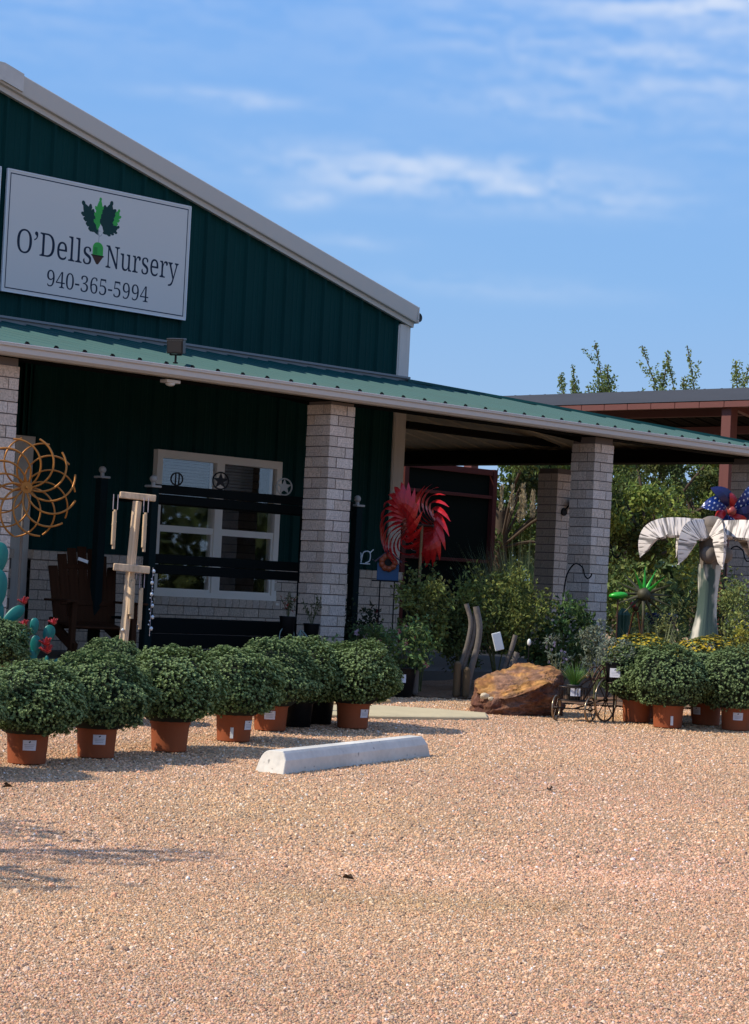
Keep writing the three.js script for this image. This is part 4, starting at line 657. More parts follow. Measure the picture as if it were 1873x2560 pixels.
{ // wooden obelisk trellis
  const X = 2.80, Z = 1.62, gr = gy(X, Z), t = thing('obelisk_trellis', 'brown wooden pyramid trellis standing left of the yucca', 'trellis', [X, gr, Z], CAMA(X, Z)), top = .83 - gr, b = .16;
  for (const [x, z] of [[-1, -1], [1, -1], [1, 1], [-1, 1]]) mesh('leg', bar([x * b, 0, z * b], [x * .02, top, z * .02], .012, .010, 4), M.rustWood, t);
  for (const f of [.25, .6]) for (let k = 0; k < 4; k++) { const w = b * (1 - f) + .02 * f, c = [[-1, -1], [1, -1], [1, 1], [-1, 1]]; const [p, q] = [c[k], c[(k + 1) % 4]]; mesh('crossbar', bar([p[0] * w, top * f, p[1] * w], [q[0] * w, top * f + .10 * (k % 2), q[1] * w], .008, .008, 4), M.greyWood, t); }
  mesh('finial', ball(.028, 0, top + .03, 0), M.rustWood, t);
}
{ const X = 4.33, Z = .8, t = thing('glazed_pot', 'dark blue glazed garden pot in the shade behind the yucca', 'pot', [X, gy(X, Z), Z]); mesh('body', lathe([[.001, 0], [.10, 0], [.115, .35], [.15, .62], [.165, .70], [.175, .73], [.165, .76], [.14, .76], [.13, .6], [.001, .55]], 28), mat([.008, .012, .05], .15), t); }
{ // shepherd's hooks
  const hook = (X, Z, top, label, turn, s = 1) => { const gr = gy(X, Z), h = top - gr, t = thing('shepherd_hook', label, 'garden hook', [X, gr, Z], turn, 'black shepherd hooks'); mesh('rod', tube([[-.02, 0, 0], [-.01, h * .5, 0], [.02, h - .18 * s, 0], [.06, h - .06 * s, 0], [.14 * s, h, 0], [.23 * s, h - .05 * s, 0], [.26 * s, h - .15 * s, 0], [.30 * s, h - .19 * s, 0], [.34 * s, h - .16 * s, 0], [.35 * s, h - .12 * s, 0]], .009, 60, 6), M.black, t); };
  hook(3.03, .5, 1.30, 'black shepherd hook curving over in front of the right pillar', CAMA(3, .5), .8);
  hook(5.2, -.9, 1.62, 'black shepherd hook further back between the two right pillars', CAMA(5, -1), 1); hook(5.85, .5, 1.62, 'black shepherd hook at the right edge below the wooden palm', CAMA(6, .5), .9);
}
// ================================================================ BOULDER AND TRICYCLE PLANTER
{
  const X = -.50, Z = 2.92, t = thing('boulder', 'big reddish brown layered sandstone boulder beside the stepping stones', 'boulder', [X, gy(X, Z), Z], Math.PI / 2 - YAW * DEG + .0);
  t.rotation.y = -YAW * DEG; // its long side lies across the view
  const g = new THREE.IcosahedronGeometry(1, 44), p = g.attributes.position, col = [];
  const cuts = [[-.72, .10, .68, .335], [-.97, .22, .05, .375], [.93, .18, .30, .375], [.30, -.60, .74, .155], [-.10, -.35, .93, .235], [.55, .30, .78, .40], [0, .2, -1, .31], [-.45, .85, -.25, .40]];
  for (const c of cuts) { const l = Math.hypot(c[0], c[1], c[2]); c[0] /= l; c[1] /= l; c[2] /= l; }
  for (let i = 0; i < p.count; i++) {
    const d = V(p.getX(i), p.getY(i), p.getZ(i)); const q = 3.2, k = 1 / Math.pow(Math.abs(d.x) ** q + Math.abs(d.y) ** q + Math.abs(d.z) ** q, 1 / q); d.multiplyScalar(k);
    let x = d.x * .41, y = d.y > 0 ? d.y * .56 : d.y * .16, z = d.z * .34;
    const warp = .035 * (fbm(x * 4 + 2, y * 4, z * 4, 3) - .5);
    for (const [a, b, c, e] of cuts) { const o = x * a + y * b + z * c - e - warp; if (o > 0) { x -= a * o * .94; y -= b * o * .94; z -= c * o * .94; } }
    const u = clamp(x / .385, -1, 1), lim = .315 + .075 * u - (.42 - .24 * u) * z - .10 * Math.max(0, u - .55) - .05 * Math.max(0, -u - .5) + .035 * (fbm(x * 4 + 5, z * 4, 2, 3) - .5);
    let top = false; if (y > lim) { y = lim + (y - lim) * .05; top = true; }
    const f1 = fbm(x * 5 + 3, y * 7, z * 5, 4) - .5, f2 = fbm(x * 18, y * 34, z * 18 + 4, 4) - .5, lay = vnoise(x * 2.2 + f1, (y - .25 * x) * 26 + f1 * 3, z * 2.2) - .5;
    const f3 = fbm(x * 42, y * 60, z * 42 + 9, 3) - .5, n = top ? .075 * f1 + .055 * f2 + .022 * f3 + .020 * (vnoise(x * 9 + z * 22, z * 30 - x * 6, 5) - .5) : .09 * f1 + .055 * f2 + .018 * f3 + .055 * lay;
    const rg = 1 - Math.abs(2 * fbm(x * 5 + 1.7, y * 8 + x * 3, z * 5 + 8, 2) - 1), rg2 = 1 - Math.abs(2 * fbm(x * 10 + 4, y * 15, z * 10, 2) - 1);
    const brk = -.030 * sstep(.88, .99, rg) - .014 * sstep(.9, .99, rg2);
    const crack = brk + Math.abs(x + .285 + .02 * Math.sin(y * 30)) < .008 && !top && z > .1 ? -.02 : 0, l = Math.hypot(x, y, z) || 1, m = (n + crack) / l; p.setXYZ(i, x * (1 + m), Math.max(y * (1 + m * .7), -.10), z * (1 + m));
    const og = sstep(.42, .66, fbm(x * 11, y * 14, z * 11 + 4, 5)), gq = sstep(.46, .66, fbm(x * 7 + 9, z * 9, y * 7, 5)), s = fbm(x * 24, y * 40, z * 24, 4), v = sstep(.35, .65, fbm(x * 7 + z * 18, z * 26 - x * 5, 3, 4));
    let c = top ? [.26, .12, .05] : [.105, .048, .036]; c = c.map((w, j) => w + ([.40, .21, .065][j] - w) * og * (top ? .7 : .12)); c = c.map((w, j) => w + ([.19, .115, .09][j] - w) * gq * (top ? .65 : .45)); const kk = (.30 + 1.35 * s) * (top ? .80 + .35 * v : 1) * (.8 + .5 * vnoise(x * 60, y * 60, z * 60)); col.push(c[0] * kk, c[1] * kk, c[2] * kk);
  }
  g.setAttribute('color', new THREE.Float32BufferAttribute(col, 3)); g.computeVertexNormals();
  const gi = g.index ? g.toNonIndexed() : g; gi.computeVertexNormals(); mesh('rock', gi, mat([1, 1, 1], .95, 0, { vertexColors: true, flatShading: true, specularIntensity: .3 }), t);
  for (const [x, y, z, s] of [[-.29, .145, .225, .032], [-.235, .125, .245, .022]]) { const g2 = new THREE.IcosahedronGeometry(s, 3), q = g2.attributes.position; for (let i = 0; i < q.count; i++) { const w = 1 + .7 * (fbm(q.getX(i) * 40 + x * 9, q.getY(i) * 40, q.getZ(i) * 40, 2) - .5); q.setXYZ(i, q.getX(i) * w * 1.25, q.getY(i) * w * .9, q.getZ(i) * w * .7); } g2.computeVertexNormals(); mesh('quartz', place(g2, x, y, z - .012), mat([.56, .46, .32], .85), t); }
}
{
  const X = -.52, Z = 3.62, t = thing('tricycle_planter', 'rusty iron tricycle planter with spoked wheels beside the boulder', 'planter', [X, gy(X, Z), Z], CAMA(X, Z) + .1);
  const wheel = (x, z, R, turn, ns = 6) => { const w = group('wheel', t, [x, R, z]); w.rotation.y = turn; mesh('rim', torus(R - .008, .009, 0, 0, 0, 0, 30), M.brassRim, w); mesh('spokes', [...Array.from({ length: ns }, (_, k) => bar([0, 0, 0], [Math.cos(k * 6.283 / ns) * (R - .01), Math.sin(k * 6.283 / ns) * (R - .01), 0], .0045)), cyl(.016, .016, .03, 0, 0, 0, 10, Math.PI / 2)], M.iron, w); };
  wheel(-.20, .02, .105, 1.15); wheel(.075, .10, .105, 1.0); wheel(.215, -.06, .185, .95, 8);
  mesh('axle', [bar([-.20, .105, .02], [.075, .105, .10], .006), bar([-.05, .105, .05], [.2, .185, -.05], .007)], M.iron, t);
  const bk = []; for (let k = 0; k < 11; k++) { const q = k / 10, x = -.17 + q * .23, z = .05 + q * .06; bk.push(bar([x, .17, z], [x, .28, z], .0035, .0035, 5), bar([x, .17, z - .14], [x, .28, z - .14], .0035, .0035, 5)); } for (const y of [.17, .28]) bk.push(tube([[-.17, y, .05], [.06, y, .11], [.08, y, -.03], [-.15, y, -.09]], .006, 40, 6, true)); bk.push(box(.24, .006, .14, -.05, .168, .01, 0, -.25));
  mesh('basket', bk, M.iron, t);
  mesh('frame', [tube([[.02, .17, 0], [.10, .30, -.03], [.16, .42, -.05], [.20, .46, -.06], [.24, .40, -.06], [.215, .19, -.06]], .008, 30), tube([[.06, .28, .02], [.12, .42, .0], [.17, .47, -.03], [.21, .36, -.05]], .007, 30), tube([[-.02, .28, -.03], [.06, .34, -.05], [.13, .36, -.07], [.28, .37, -.09]], .007, 30), torus(.055, .006, .11, .40, -.02, .4)], M.rust, t);
  mesh('bell', ball(.016, .045, .375, .03), M.brassRim, t);
  const c = V(X, gy(X, Z), Z), a = CAMA(X, Z) + .1, w = (x, z) => [c.x + x * Math.cos(a) + z * Math.sin(a), c.z - x * Math.sin(a) + z * Math.cos(a)];
  { const [x, z] = w(-.055, .01), q = thing('potted_grass', 'bright green grass in a pot with a white label, sitting in the tricycle basket', 'potted plant', [x, c.y + .172, z], a); pot(q, .062, .13, mat([.03, .028, .026], .5)); mesh('price_tag', box(.085, .075, .003, .005, .075, .068, -.08), M.tag, q);
    const L = new Leaves(), r = rng(41); for (let k = 0; k < 150; k++) { const b = r() * 6.28, o = V(Math.cos(b) * .035 * r(), .12, Math.sin(b) * .035 * r()), e = .25 + r() * .6; L.blade(o, V(Math.cos(b) * e, 1, Math.sin(b) * e), .5 + r() * .6, .15 + r() * .12, .007, tint([.05, .16, .022], .7 + r() * .6), [.12, .20, .05]); } for (let k = 0; k < 10; k++) { const b = r() * 6.28; L.blade(V(0, .12, 0), V(Math.cos(b) * .9, .8, Math.sin(b) * .9), .4, .25, .012, [.36, .27, .14]); } L.build('grass', M.leaf, q); }
  { const [x, z] = w(.285, -.07), q = thing('potted_plant', 'square black pot with a white label and silvery foliage behind the tricycle wheel', 'potted plant', [x, c.y + .33, z], CAMA(x, z)); pot(q, .083, .17); mesh('price_tag', box(.085, .075, .003, .0, .085, .086, -.1), M.tag, q); mesh('pot_holder', [torus(.085, .006, 0, .02, 0, 0).rotateX ? place(new THREE.TorusGeometry(.078, .006, 6, 20), 0, .0, 0, Math.PI / 2) : null, bar([0, -.33, -.05], [0, 0, -.05], .008)].filter(Boolean), M.iron, q);
    const L = new Leaves(), r = rng(55); for (let k = 0; k < 420; k++) { const d = rdir(r), o = V(d.x * .15, .26 + d.y * .10, d.z * .14).multiplyScalar(1); L.leaf(o, rdir(r), rdir(r), .035, .016, tint([.20, .235, .17], .6 + r() * .7), .1); } L.build('foliage', M.leaf, q); mesh('stems', Array.from({ length: 7 }, (_, k) => bar([0, .14, 0], [Math.cos(k * .9) * .10, .27, Math.sin(k * .9) * .1], .004, .003, 4)), M.stem, q); }
}

// ================================================================ PLANTS
function shrub(name, label, cat, [x, z], { cy, rx, ry, n, len = .05, wid = .025, col, seed, base = null, stems = 6, flowers = null, clump = .22, potR = 0, grp, warm = .3, y0 = null }) {
  const gr = y0 ?? gy(x, z), t = thing(name, label, cat, [x, gr, z], 0, grp), r = rng(seed), L = new Leaves(), F = new Leaves(), sm = []; const ph = potR ? potR * 1.7 : 0; if (potR) pot(t, potR, ph);
  const nc = Math.max(6, Math.round(n / 45)), cs = [];
  for (let i = 0; i < nc; i++) { const d = rdir(r), k = .35 + .65 * r() ** .5; cs.push([V(d.x * rx * k, cy - gr + d.y * ry * k, d.z * rx * k), clump * rx * 1.6 * (.6 + r() * .8), .6 + .8 * r()]); }
  for (let i = 0; i < stems; i++) { const c = cs[i % nc][0]; sm.push(tube([[(r() - .5) * .05, ph * .8, (r() - .5) * .05], [c.x * .3, (c.y + ph) * .5, c.z * .3], [c.x, c.y, c.z]], .004 + .005 * rx, 8, 5)); }
  for (let i = 0; i < n; i++) { const c = cs[Math.floor(r() * nc)], o = c[0].clone().addScaledVector(rdir(r), c[1] * r() ** .6); if (o.y < ph * .9 + .01) continue; const dir = rdir(r).add(V(0, .25, 0)).normalize(), nn = perp(dir, r); if (nn.y < 0) nn.negate(); L.leaf(o, dir, nn, len * (.6 + .8 * r()), wid * (.7 + .6 * r()), tint(col, c[2] * (.6 + .8 * r()), (r() - .5) * warm)); }
  if (flowers) for (let i = 0; i < flowers.n; i++) { const c = cs[Math.floor(r() * nc)][0].clone().multiplyScalar(1.0).add(rdir(r).multiplyScalar(.06)); for (let q = 0; q < 14; q++) { const d = rdir(r); F.leaf(c, d, perp(d, r), flowers.s * (.7 + .5 * r()), flowers.s * .8, tint(flowers.col, .75 + .5 * r()), .25); } }
  mesh('stems', sm, M.stem, t); L.build('foliage', M.leaf, t); if (flowers) F.build('flowers', M.petal, t); return t;
}
shrub('rose_bush', 'leafy pink rose bush in a black pot with a white label before the porch', 'rose bush', [-.30, 1.34], { cy: .44, rx: .30, ry: .26, n: 1300, col: [.10, .165, .05], seed: 101, flowers: { n: 12, s: .040, col: [.80, .40, .36] }, potR: .16 });
{ const q = scene.getObjectByName('rose_bush'); const m = mesh('price_tag', box(.095, .075, .003, 0, .17, .172, -.12), M.tag, q); m.rotation.y = CAMA(0, 1) + .1; }
shrub('shrub', 'tall yellow green leafed shrub behind the red spinner\u2019s pole', 'shrub', [.22, 1.12], { cy: .74, rx: .27, ry: .40, n: 2200, len: .046, wid: .028, col: [.15, .18, .045], seed: 102, stems: 8 });
shrub('shrub', 'dark green plant with dull red blossoms in the shade right of the middle pillar', 'shrub', [.78, -.35], { cy: .52, rx: .40, ry: .30, n: 900, len: .045, wid: .025, col: [.028, .045, .018], seed: 103, flowers: { n: 10, s: .028, col: [.16, .03, .03] } });
shrub('flowering_plant', 'low plant with a cluster of pale pink flowers left of the spinner\u2019s pole', 'plant', [.15, .45], { cy: .36, rx: .22, ry: .20, n: 900, len: .04, wid: .022, col: [.08, .13, .045], seed: 104, flowers: { n: 16, s: .036, col: [.55, .40, .48] } });
shrub('shrub', 'low green plant at the end of the mum row beside the last terracotta pot', 'shrub', [-1.0, 1.15], { cy: .22, rx: .24, ry: .20, n: 1100, len: .042, wid: .022, col: [.09, .165, .065], seed: 105 });
shrub('shrub', 'wide sunlit yellow green shrub left of the rear brick pillar', 'shrub', [1.22, 1.20], { cy: .80, rx: .46, ry: .36, n: 4200, len: .046, wid: .026, col: [.16, .19, .042], seed: 106, stems: 12 });
shrub('citrus_shrub', 'glossy dark leafed shrub with long leaves in front of the right brick pillar', 'shrub', [1.85, 1.45], { cy: .56, rx: .36, ry: .36, n: 1900, len: .072, wid: .029, col: [.08, .14, .04], seed: 107, stems: 12 });
shrub('shrub', 'bushy mid green shrub under the red framed netting', 'shrub', [.85, 1.05], { cy: .50, rx: .30, ry: .34, n: 1500, len: .046, wid: .026, col: [.09, .12, .034], seed: 108 });
shrub('lavender_plant', 'pale lilac flowering herb behind the bright green potted grass', 'plant', [.72, 2.35], { cy: .40, rx: .15, ry: .20, n: 240, len: .045, wid: .010, col: [.18, .22, .16], seed: 109, flowers: { n: 16, s: .016, col: [.38, .33, .46] } });
shrub('silver_shrub', 'silvery grey leafed shrub below the right brick pillar', 'shrub', [1.35, 2.3], { cy: .50, rx: .19, ry: .20, n: 800, len: .04, wid: .018, col: [.20, .235, .165], seed: 110 });
shrub('golden_shrub', 'yellow green young shrub with small leaves at the right edge behind the mums', 'shrub', [3.85, 2.2], { cy: .52, rx: .30, ry: .32, n: 1500, len: .04, wid: .024, col: [.30, .30, .05], seed: 111, stems: 14 });
shrub('shrub', 'dense green shrub beyond the column cactus between the right pillars', 'shrub', [5.2, .9], { cy: .75, rx: .55, ry: .58, n: 2200, len: .055, wid: .028, col: [.14, .18, .055], seed: 112, stems: 12 });
shrub('shrub', 'loose green shrub behind the palm trunk between the right pillars', 'shrub', [4.4, 2.0], { cy: .75, rx: .45, ry: .55, n: 2600, len: .048, wid: .026, col: [.20, .24, .075], seed: 113, stems: 12 });
shrub('shrub', 'tall feathery shrub standing right behind the pyramid trellis', 'shrub', [3.65, 1.2], { cy: .62, rx: .36, ry: .46, n: 1900, len: .045, wid: .020, col: [.23, .26, .09], seed: 114, stems: 12 });
{ // yucca
  const X = 1.92, Z = 2.55, t = thing('yucca', 'spiky grey green yucca in front of the blue pot and palm trunk', 'plant', [X, gy(X, Z), Z]), L = new Leaves(), r = rng(61);
  for (let k = 0; k < 90; k++) { const b = r() * 6.28, e = .15 + r() * .8; L.blade(V(Math.cos(b) * .04, .18, Math.sin(b) * .04), V(Math.cos(b) * e, 1, Math.sin(b) * e), .05, .45 + r() * .22, .018, tint([.10, .125, .055], .7 + r() * .6), [.20, .23, .12]); } L.build('leaves', M.leaf, t); mesh('stem', cyl(.05, .05, .2, 0, .1, 0, 10), M.bark, t);
  const t2 = thing('rosemary', 'grey green upright herb at the foot of the wooden palm', 'plant', [2.35, gy(2.3, 3.0), 3.0]), L2 = new Leaves(); for (let k = 0; k < 160; k++) { const b = r() * 6.28, e = .1 + r() * .5; L2.blade(V(Math.cos(b) * .1 * r(), .05, Math.sin(b) * .1 * r()), V(Math.cos(b) * e, 1, Math.sin(b) * e), .1, .30 + r() * .22, .010, tint([.16, .17, .10], .7 + r() * .6), [.26, .27, .18]); } L2.build('leaves', M.leaf, t2);
}
{ // dried cactus ribs and carved cactus
  const rib = (x, z, pts, label) => { const t = thing('driftwood', label, 'driftwood', [x, gy(x, z), z], CAMA(x, z)); pts.forEach((p, i) => mesh('branch', tube(p, .022 + .007 * (i % 2), 24, 8), M.drift, t)); };
  rib(.30, 1.62, [[[-.10, 0, 0], [-.07, .22, 0], [.0, .50, 0], [.02, .70, 0], [-.03, .86, .0]], [[.0, 0, .02], [.04, .25, .02], [.09, .48, .0], [.10, .66, 0], [.06, .84, 0]], [[-.03, 0, -.03], [-.02, .3, -.02], [.05, .55, -.02], [.06, .80, -.02]]], 'curved grey weathered driftwood standing upright among the plants');
  rib(.83, 1.66, [[[-.06, 0, 0], [-.03, .25, 0], [.03, .45, 0], [.06, .58, 0]], [[-.01, 0, .02], [.02, .22, .02], [.08, .42, .0]]], 'shorter grey driftwood piece leaning right of the white tag');
  const cact = (x, z, h, label, m) => { const t = thing('carved_cactus', label, 'ornament', [x, gy(x, z), z], CAMA(x, z)); for (const [dx, y0, hh] of [[-.045, .0, h], [.04, .0, h * .86]]) { const g = new THREE.CapsuleGeometry(.034, hh - .07, 6, 14); g.translate(dx, y0 + hh / 2, 0); mesh('arm', g, m, t); } };
  cact(-.12, 1.32, .44, 'grey brown carved cactus ornament half hidden behind the rose bush', M.drift); cact(.20, 1.66, .34, 'tan carved cactus ornament beside the upright driftwood', mat([.13, .085, .04], .85, 0, { map: grainTex }));
  const tg = thing('hanging_tag', 'white plastic tag hanging at a slant above the boulder', 'tag', [.49, .5, 1.82], CAMA(.5, 1.8) + .25); mesh('card', rbox(.085, .165, .02, 0, 0, 0, 0, 0, .28), M.pvc, tg); mesh('string', bar([-.02, .08, 0], [-.05, .20, 0], .003), M.black, tg);
  const st = thing('plant_marker', 'thin stake with a small white ball just above the boulder', 'marker', [.78, gy(.8, 1.95), 1.95]); mesh('rod', bar([0, 0, 0], [0, .50, 0], .005), M.black, st); mesh('tip', ball(.018, 0, .53, 0, 1.8), M.white, st);
}

// ================================================================ BACKGROUND
{ // red steel shade structure with a slate coloured roof
  const t = thing('shade_structure', 'open red steel shade structure with a slate grey roof beyond the porch', 'structure', [12, .12, 0]), y = (v) => v - .12;
  for (const z of [1.7, -3.93, -8.95]) for (const x of [.12, 3.3]) mesh('post', rbox(.17, y(x > 1 ? 3.5 : 3.95), .17, x, y(x > 1 ? 3.5 : 3.95) / 2, z), M.redSteel, t);
  mesh('roof', [sheet(profile(-9.05, 4.5, 0, .012), (q, h) => [-.06, y(4.13) + h, q], (q, h) => [3.5, y(3.58) + h, q])], M.slate, t); mesh('underside', [sheet(profile(-9.0, 4.45, 0), (q, h) => [-.03, y(4.10) + h, q], (q, h) => [3.48, y(3.55) + h, q])], M.darkSteel, t); mesh('fascia', [span(-.08, -.05, y(3.96), y(4.135), -9.05, 4.5)], M.slate, t);  // the near-black sheet below the roof is added to stand in for shade
  for (let k = 0; k < 30; k++) mesh('gutter_section', box(.10, .085, .432, -.02, y(3.905), 4.3 - k * .4434), M.redSteel, t);
  for (const x of [.9, 2.0, 3.2]) mesh('purlin', box(.06, .12, 13.1, x, y(4.03) - x * .155, -2.1), M.redSteel, t);
  for (const z of [1.7, -3.93, -8.95]) mesh('rafter', beam([.1, y(3.95), z], [3.4, y(3.44), z], .10, .16), M.redSteel, t);
  mesh('tie_beam', [box(.08, .13, 13, 2.6, y(3.50), -2.2)], M.redSteel, t);
}
{ // netted enclosure behind the porch
  const t = thing('net_enclosure', 'red framed enclosure hung with dark netting seen under the canopy', 'enclosure', [8.5, .12, -7]), y = (v) => v - .12, W = 1.95;
  const net = mat([.006, .008, .006], .95, 0, { specularIntensity: .1 }), shadedRed = mat([.085, .022, .017], .7, 0, { specularIntensity: .2 });  // frame red is darkened to stand in for tree shade
  for (const x of [0, W]) mesh('post', rbox(.09, y(2.84), .09, x, y(2.84) / 2, 0), shadedRed, t); for (const [v, h] of [[2.79, .09], [2.42, .05], [1.45, .05], [.5, .05]]) mesh('rail', rbox(W - .09, h, .06, W / 2, y(v), 0), shadedRed, t);
  mesh('netting', [box(W - .02, y(2.78), .01, W / 2, y(2.78) / 2, -.06), box(.01, y(2.78), 2.4, 0, y(2.78) / 2, -1.3), box(W, .01, 2.4, W / 2, y(2.81), -1.3)], net, t);
}
function tree(name, label, [x, z], { h, r: R, cy, ry, n, col, seed, leaf = .16, sprigs = 0, sy = 5, grp }) {
  const gr = gy(x, z), t = thing(name, label, 'tree', [x, gr, z], 0, grp), r = rng(seed), L = new Leaves(), tr = [];
  const top = V((r() - .5) * .4, cy - gr, (r() - .5) * .4); tr.push(tube([[0, -.1, 0], [top.x * .3, top.y * .45, top.z * .3], [top.x, top.y, top.z]], .13, 10, 8));
  const cl = []; const nc = 46; for (let i = 0; i < nc; i++) { const d = rdir(r), k = .45 + .55 * r() ** .6; const c = V(top.x + d.x * R * k, top.y + d.y * ry * k, top.z + d.z * R * k); cl.push([c, R * (.14 + .14 * r()), .35 + 1.15 * r()]); if (i < 16) tr.push(tube([[top.x * .6, top.y * .7, top.z * .6], [(top.x + c.x) / 2, (top.y + c.y) / 2 - .1, (top.z + c.z) / 2], [c.x, c.y, c.z]], .028, 8, 5)); }
  for (let i = 0; i < n; i++) { const c = cl[Math.floor(r() * nc)], d = rdir(r); d.y *= .8; const o = c[0].clone().addScaledVector(d, c[1] * (r() ** .5)); const dir = rdir(r).add(V(0, -.15, 0)).normalize(), nn = perp(dir, r); if (nn.y < 0) nn.negate(); L.leaf(o, dir, nn, leaf * (.6 + .8 * r()), leaf * .55 * (.7 + .6 * r()), tint(col, c[2] * (.6 + .8 * r()), (r() - .5) * .35)); }
  for (let s = 0; s < sprigs; s++) { // young shoots rising out of the crown
    const a = r() * 6.28, q = R * (.1 + .85 * r()), b = V(top.x + Math.cos(a) * q, sy - gr - .5, top.z + Math.sin(a) * q), len = .55 + 1.25 * r() ** 1.4, lean = V(Math.cos(a) * .22 + (r() - .5) * .35, 1, Math.sin(a) * .22 + (r() - .5) * .35).normalize(), e = b.clone().addScaledVector(lean, len);
    tr.push(tube([[top.x + Math.cos(a) * q * .6, top.y, top.z + Math.sin(a) * q * .6], [b.x, b.y, b.z], [e.x, e.y, e.z]], .014, 10, 4));
    for (let k = 0; k < 2; k++) { const f = .15 + .5 * r(), o = b.clone().addScaledVector(lean, len * f), q2 = lean.clone().add(V((r() - .5) * 1.1, 0, (r() - .5) * 1.1)).normalize(), l2 = len * (.25 + .3 * r()); for (let i = 0; i < 45; i++) { const g = r(), dir = rdir(r); L.leaf(o.clone().addScaledVector(q2, l2 * g).addScaledVector(rdir(r), .09 * (1 - g * .5)), dir, perp(dir, r), leaf * .7, leaf * .4, tint(col, .6 + .8 * r())); } }
    for (let i = 0; i < 150; i++) { const f = r() ** 1.3, o = b.clone().addScaledVector(lean, len * f).addScaledVector(rdir(r), .15 * (1 - f * .62) * r() ** .4); const dir = rdir(r); L.leaf(o, dir, perp(dir, r), leaf * .75, leaf * .42, tint(col, .7 + .8 * r(), (r() - .5) * .3)); }
  }
  mesh('trunk', tr, M.bark, t); L.build('crown', M.leaf, t); return t;
}
const OAK = [.13, .185, .045];
tree('tree', 'leafy green tree filling the gap between the red framed netting and the rear pillar', [16.5, -12], { r: 2.2, cy: 2.6, ry: 1.7, n: 18000, col: OAK, seed: 201, leaf: .11 });
tree('tree', 'broad green tree with yellowish leaves right of the right brick pillar', [18.9, -10.5], { r: 1.9, cy: 2.5, ry: 1.7, n: 15000, col: [.14, .18, .036], seed: 202, leaf: .11 });
tree('tree', 'dark green tree with sky showing through, left of the red steel post', [21.3, -11], { r: 1.5, cy: 2.9, ry: 1.0, n: 3600, col: [.085, .13, .035], seed: 203, leaf: .11 });
tree('tree', 'tree whose long upright sprigs rise above the slate roof, left of the pair', [25.9, -16.5], { r: 1.7, cy: 3.8, ry: 1.2, n: 8000, col: [.15, .205, .06], seed: 204, leaf: .11, sprigs: 8, sy: 5.85 });
tree('tree', 'tree whose long leaning sprigs rise above the slate roof near the right edge', [29.5, -16.5], { r: 1.7, cy: 4.1, ry: 1.2, n: 8000, col: [.17, .22, .06], seed: 215, leaf: .11, sprigs: 9, sy: 6.2 });
tree('tree', 'low tree behind the slate roof where it meets the green porch roof', [24.3, -16.4], { r: 1.0, cy: 3.3, ry: 1.0, n: 6000, col: [.15, .205, .06], seed: 206, leaf: .11, sprigs: 3, sy: 5.45 });
shrub('hedge_shrub', 'rounded green shrub in the sun beyond the canopy, below the plumed grass', 'shrub', [10.9, -5.2], { cy: .95, rx: .8, ry: .8, n: 2600, len: .10, wid: .05, col: [.19, .25, .065], seed: 301 });
shrub('hedge_shrub', 'wide green shrub in the sun below the broad tree between the right pillars', 'shrub', [14.5, -4.6], { cy: 1.1, rx: 1.3, ry: .9, n: 4200, len: .11, wid: .055, col: [.11, .155, .045], seed: 302 });
shrub('hedge_shrub', 'dark green shrub behind the palm fronds next to the red steel post', 'shrub', [17.2, -4.6], { cy: 1.1, rx: 1.2, ry: .9, n: 3600, len: .11, wid: .055, col: [.12, .16, .05], seed: 303 });
{ const X = 10.1, Z = -6.0, t = thing('plume_grass', 'tall plumed ornamental grass between the red framed netting and the rear pillar', 'grass', [X, gy(X, Z), Z]), L = new Leaves(), P = new Leaves(), r = rng(71);
  for (let k = 0; k < 1000; k++) { const b = r() * 6.28, e = .08 + r() * .5, q = r() * .6; L.blade(V(Math.cos(b) * q, 0, Math.sin(b) * q), V(Math.cos(b) * e, 1.4, Math.sin(b) * e), .7 + r() * .8, 1.0 + r() * .8, .016, tint([.075, .13, .05], .5 + r() * .9), [.15, .20, .10], 6); }
  for (let k = 0; k < 9; k++) { const b = r() * 6.28, q = .2 + r() * .5, a = V(Math.cos(b) * q, 1.75 + r() * .4, Math.sin(b) * q); L.blade(V(a.x * .4, 0, a.z * .4), V(a.x * .6, a.y, a.z * .6), 0, a.y, .014, [.16, .17, .08]); for (let i = 0; i < 90; i++) { const f = r(); P.leaf(a.clone().add(V((r() - .5) * .07 * (1 - f * .6), f * .38, (r() - .5) * .07 * (1 - f * .6))), V(r() - .5, 1.2, r() - .5).normalize(), rdir(r), .07, .014, tint([.44, .36, .22], .7 + r() * .6)); } }
  L.build('blades', M.leaf, t); P.build('plumes', M.petal, t); }
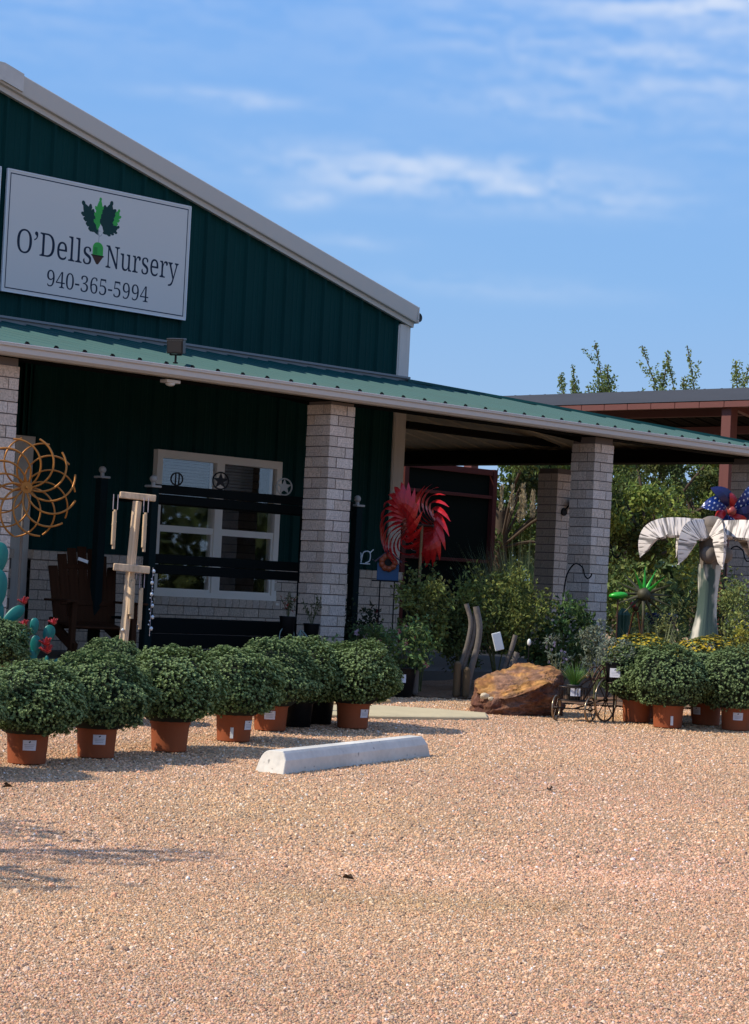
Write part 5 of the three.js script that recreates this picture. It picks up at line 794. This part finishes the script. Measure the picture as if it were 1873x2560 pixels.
{ // far wood closing the view between the trunks
  const L = new Leaves(), r = rng(98); for (let k = 0; k < 9000; k++) { const q = r(), x = 14 + q * 46, z = -34 + q * 16 + (r() - .5) * 5, h = 2.4 + 1.0 * fbm(x * .25, 5, 0, 3); L.leaf(V(x, gy(x, z) + r() * h, z), rdir(r), rdir(r), .55, .36, tint([.08, .12, .04], .5 + r()), .1); }
  stuff('far_wood', 'low far off wood behind the nursery trees', 'trees', L.build('far_wood', M.leaf)); }
// tree beside the drive, out of frame, whose thin branches shade the gravel
tree('tree', 'sparse young tree standing left of the drive, known only by its shadow on the gravel', [-12.9, 4.5], { r: .95, cy: 3.9, ry: .9, n: 520, col: OAK, seed: 207, leaf: .11 });
{ // wood on the far side of the road, mirrored in the window
  const L = new Leaves(), r = rng(88); for (let k = 0; k < 9000; k++) { const x = -50 + r() * 150, z = 66 + r() * 8 - x * .15, h = 3.2 + 2.2 * fbm(x * .12, 3, 0, 3); L.leaf(V(x, gy(x, z) + r() * h, z), rdir(r), rdir(r), 1.0, .8, tint([.05, .075, .022], .5 + r()), .1); }
  const m = L.build('tree_line', M.leaf); stuff('tree_line', 'far row of trees across the road facing the shop', 'trees', m); }
// dry leaves lying on the lot
{ const r = rng(123), spots = [[-8.2, 8.52, .038, 'curled dark brown leaf lying on the open gravel nearest the viewer'], [-4.71, 6.76, .036, 'dark dry leaf lying on the gravel right of the wheel stop'], [-7.65, 5.35, .035, 'small dark dry leaf on the gravel below the first terracotta pot']];
  for (const [x, z, s, lab] of spots) { const t = thing('dry_leaf', lab, 'leaf', [x, gy(x, z) + .012, z], r() * 6); const L = new Leaves(); L.leaf(V(-s, 0, 0), V(1, .1, 0).normalize(), V(0, 1, 0), s * 2, s * .9, [.045, .024, .012], .22); L.leaf(V(-s * .4, .006, 0), V(.5, .3, .6).normalize(), V(0, 1, .2).normalize(), s * 1.2, s * .6, [.06, .03, .014], .3); L.build('blade', M.leaf, t); mesh('stalk', bar([-s, 0, 0], [-s * 1.7, .01, .01], .002, .001, 4), M.bark, t); } }

renderer.render(scene, camera);
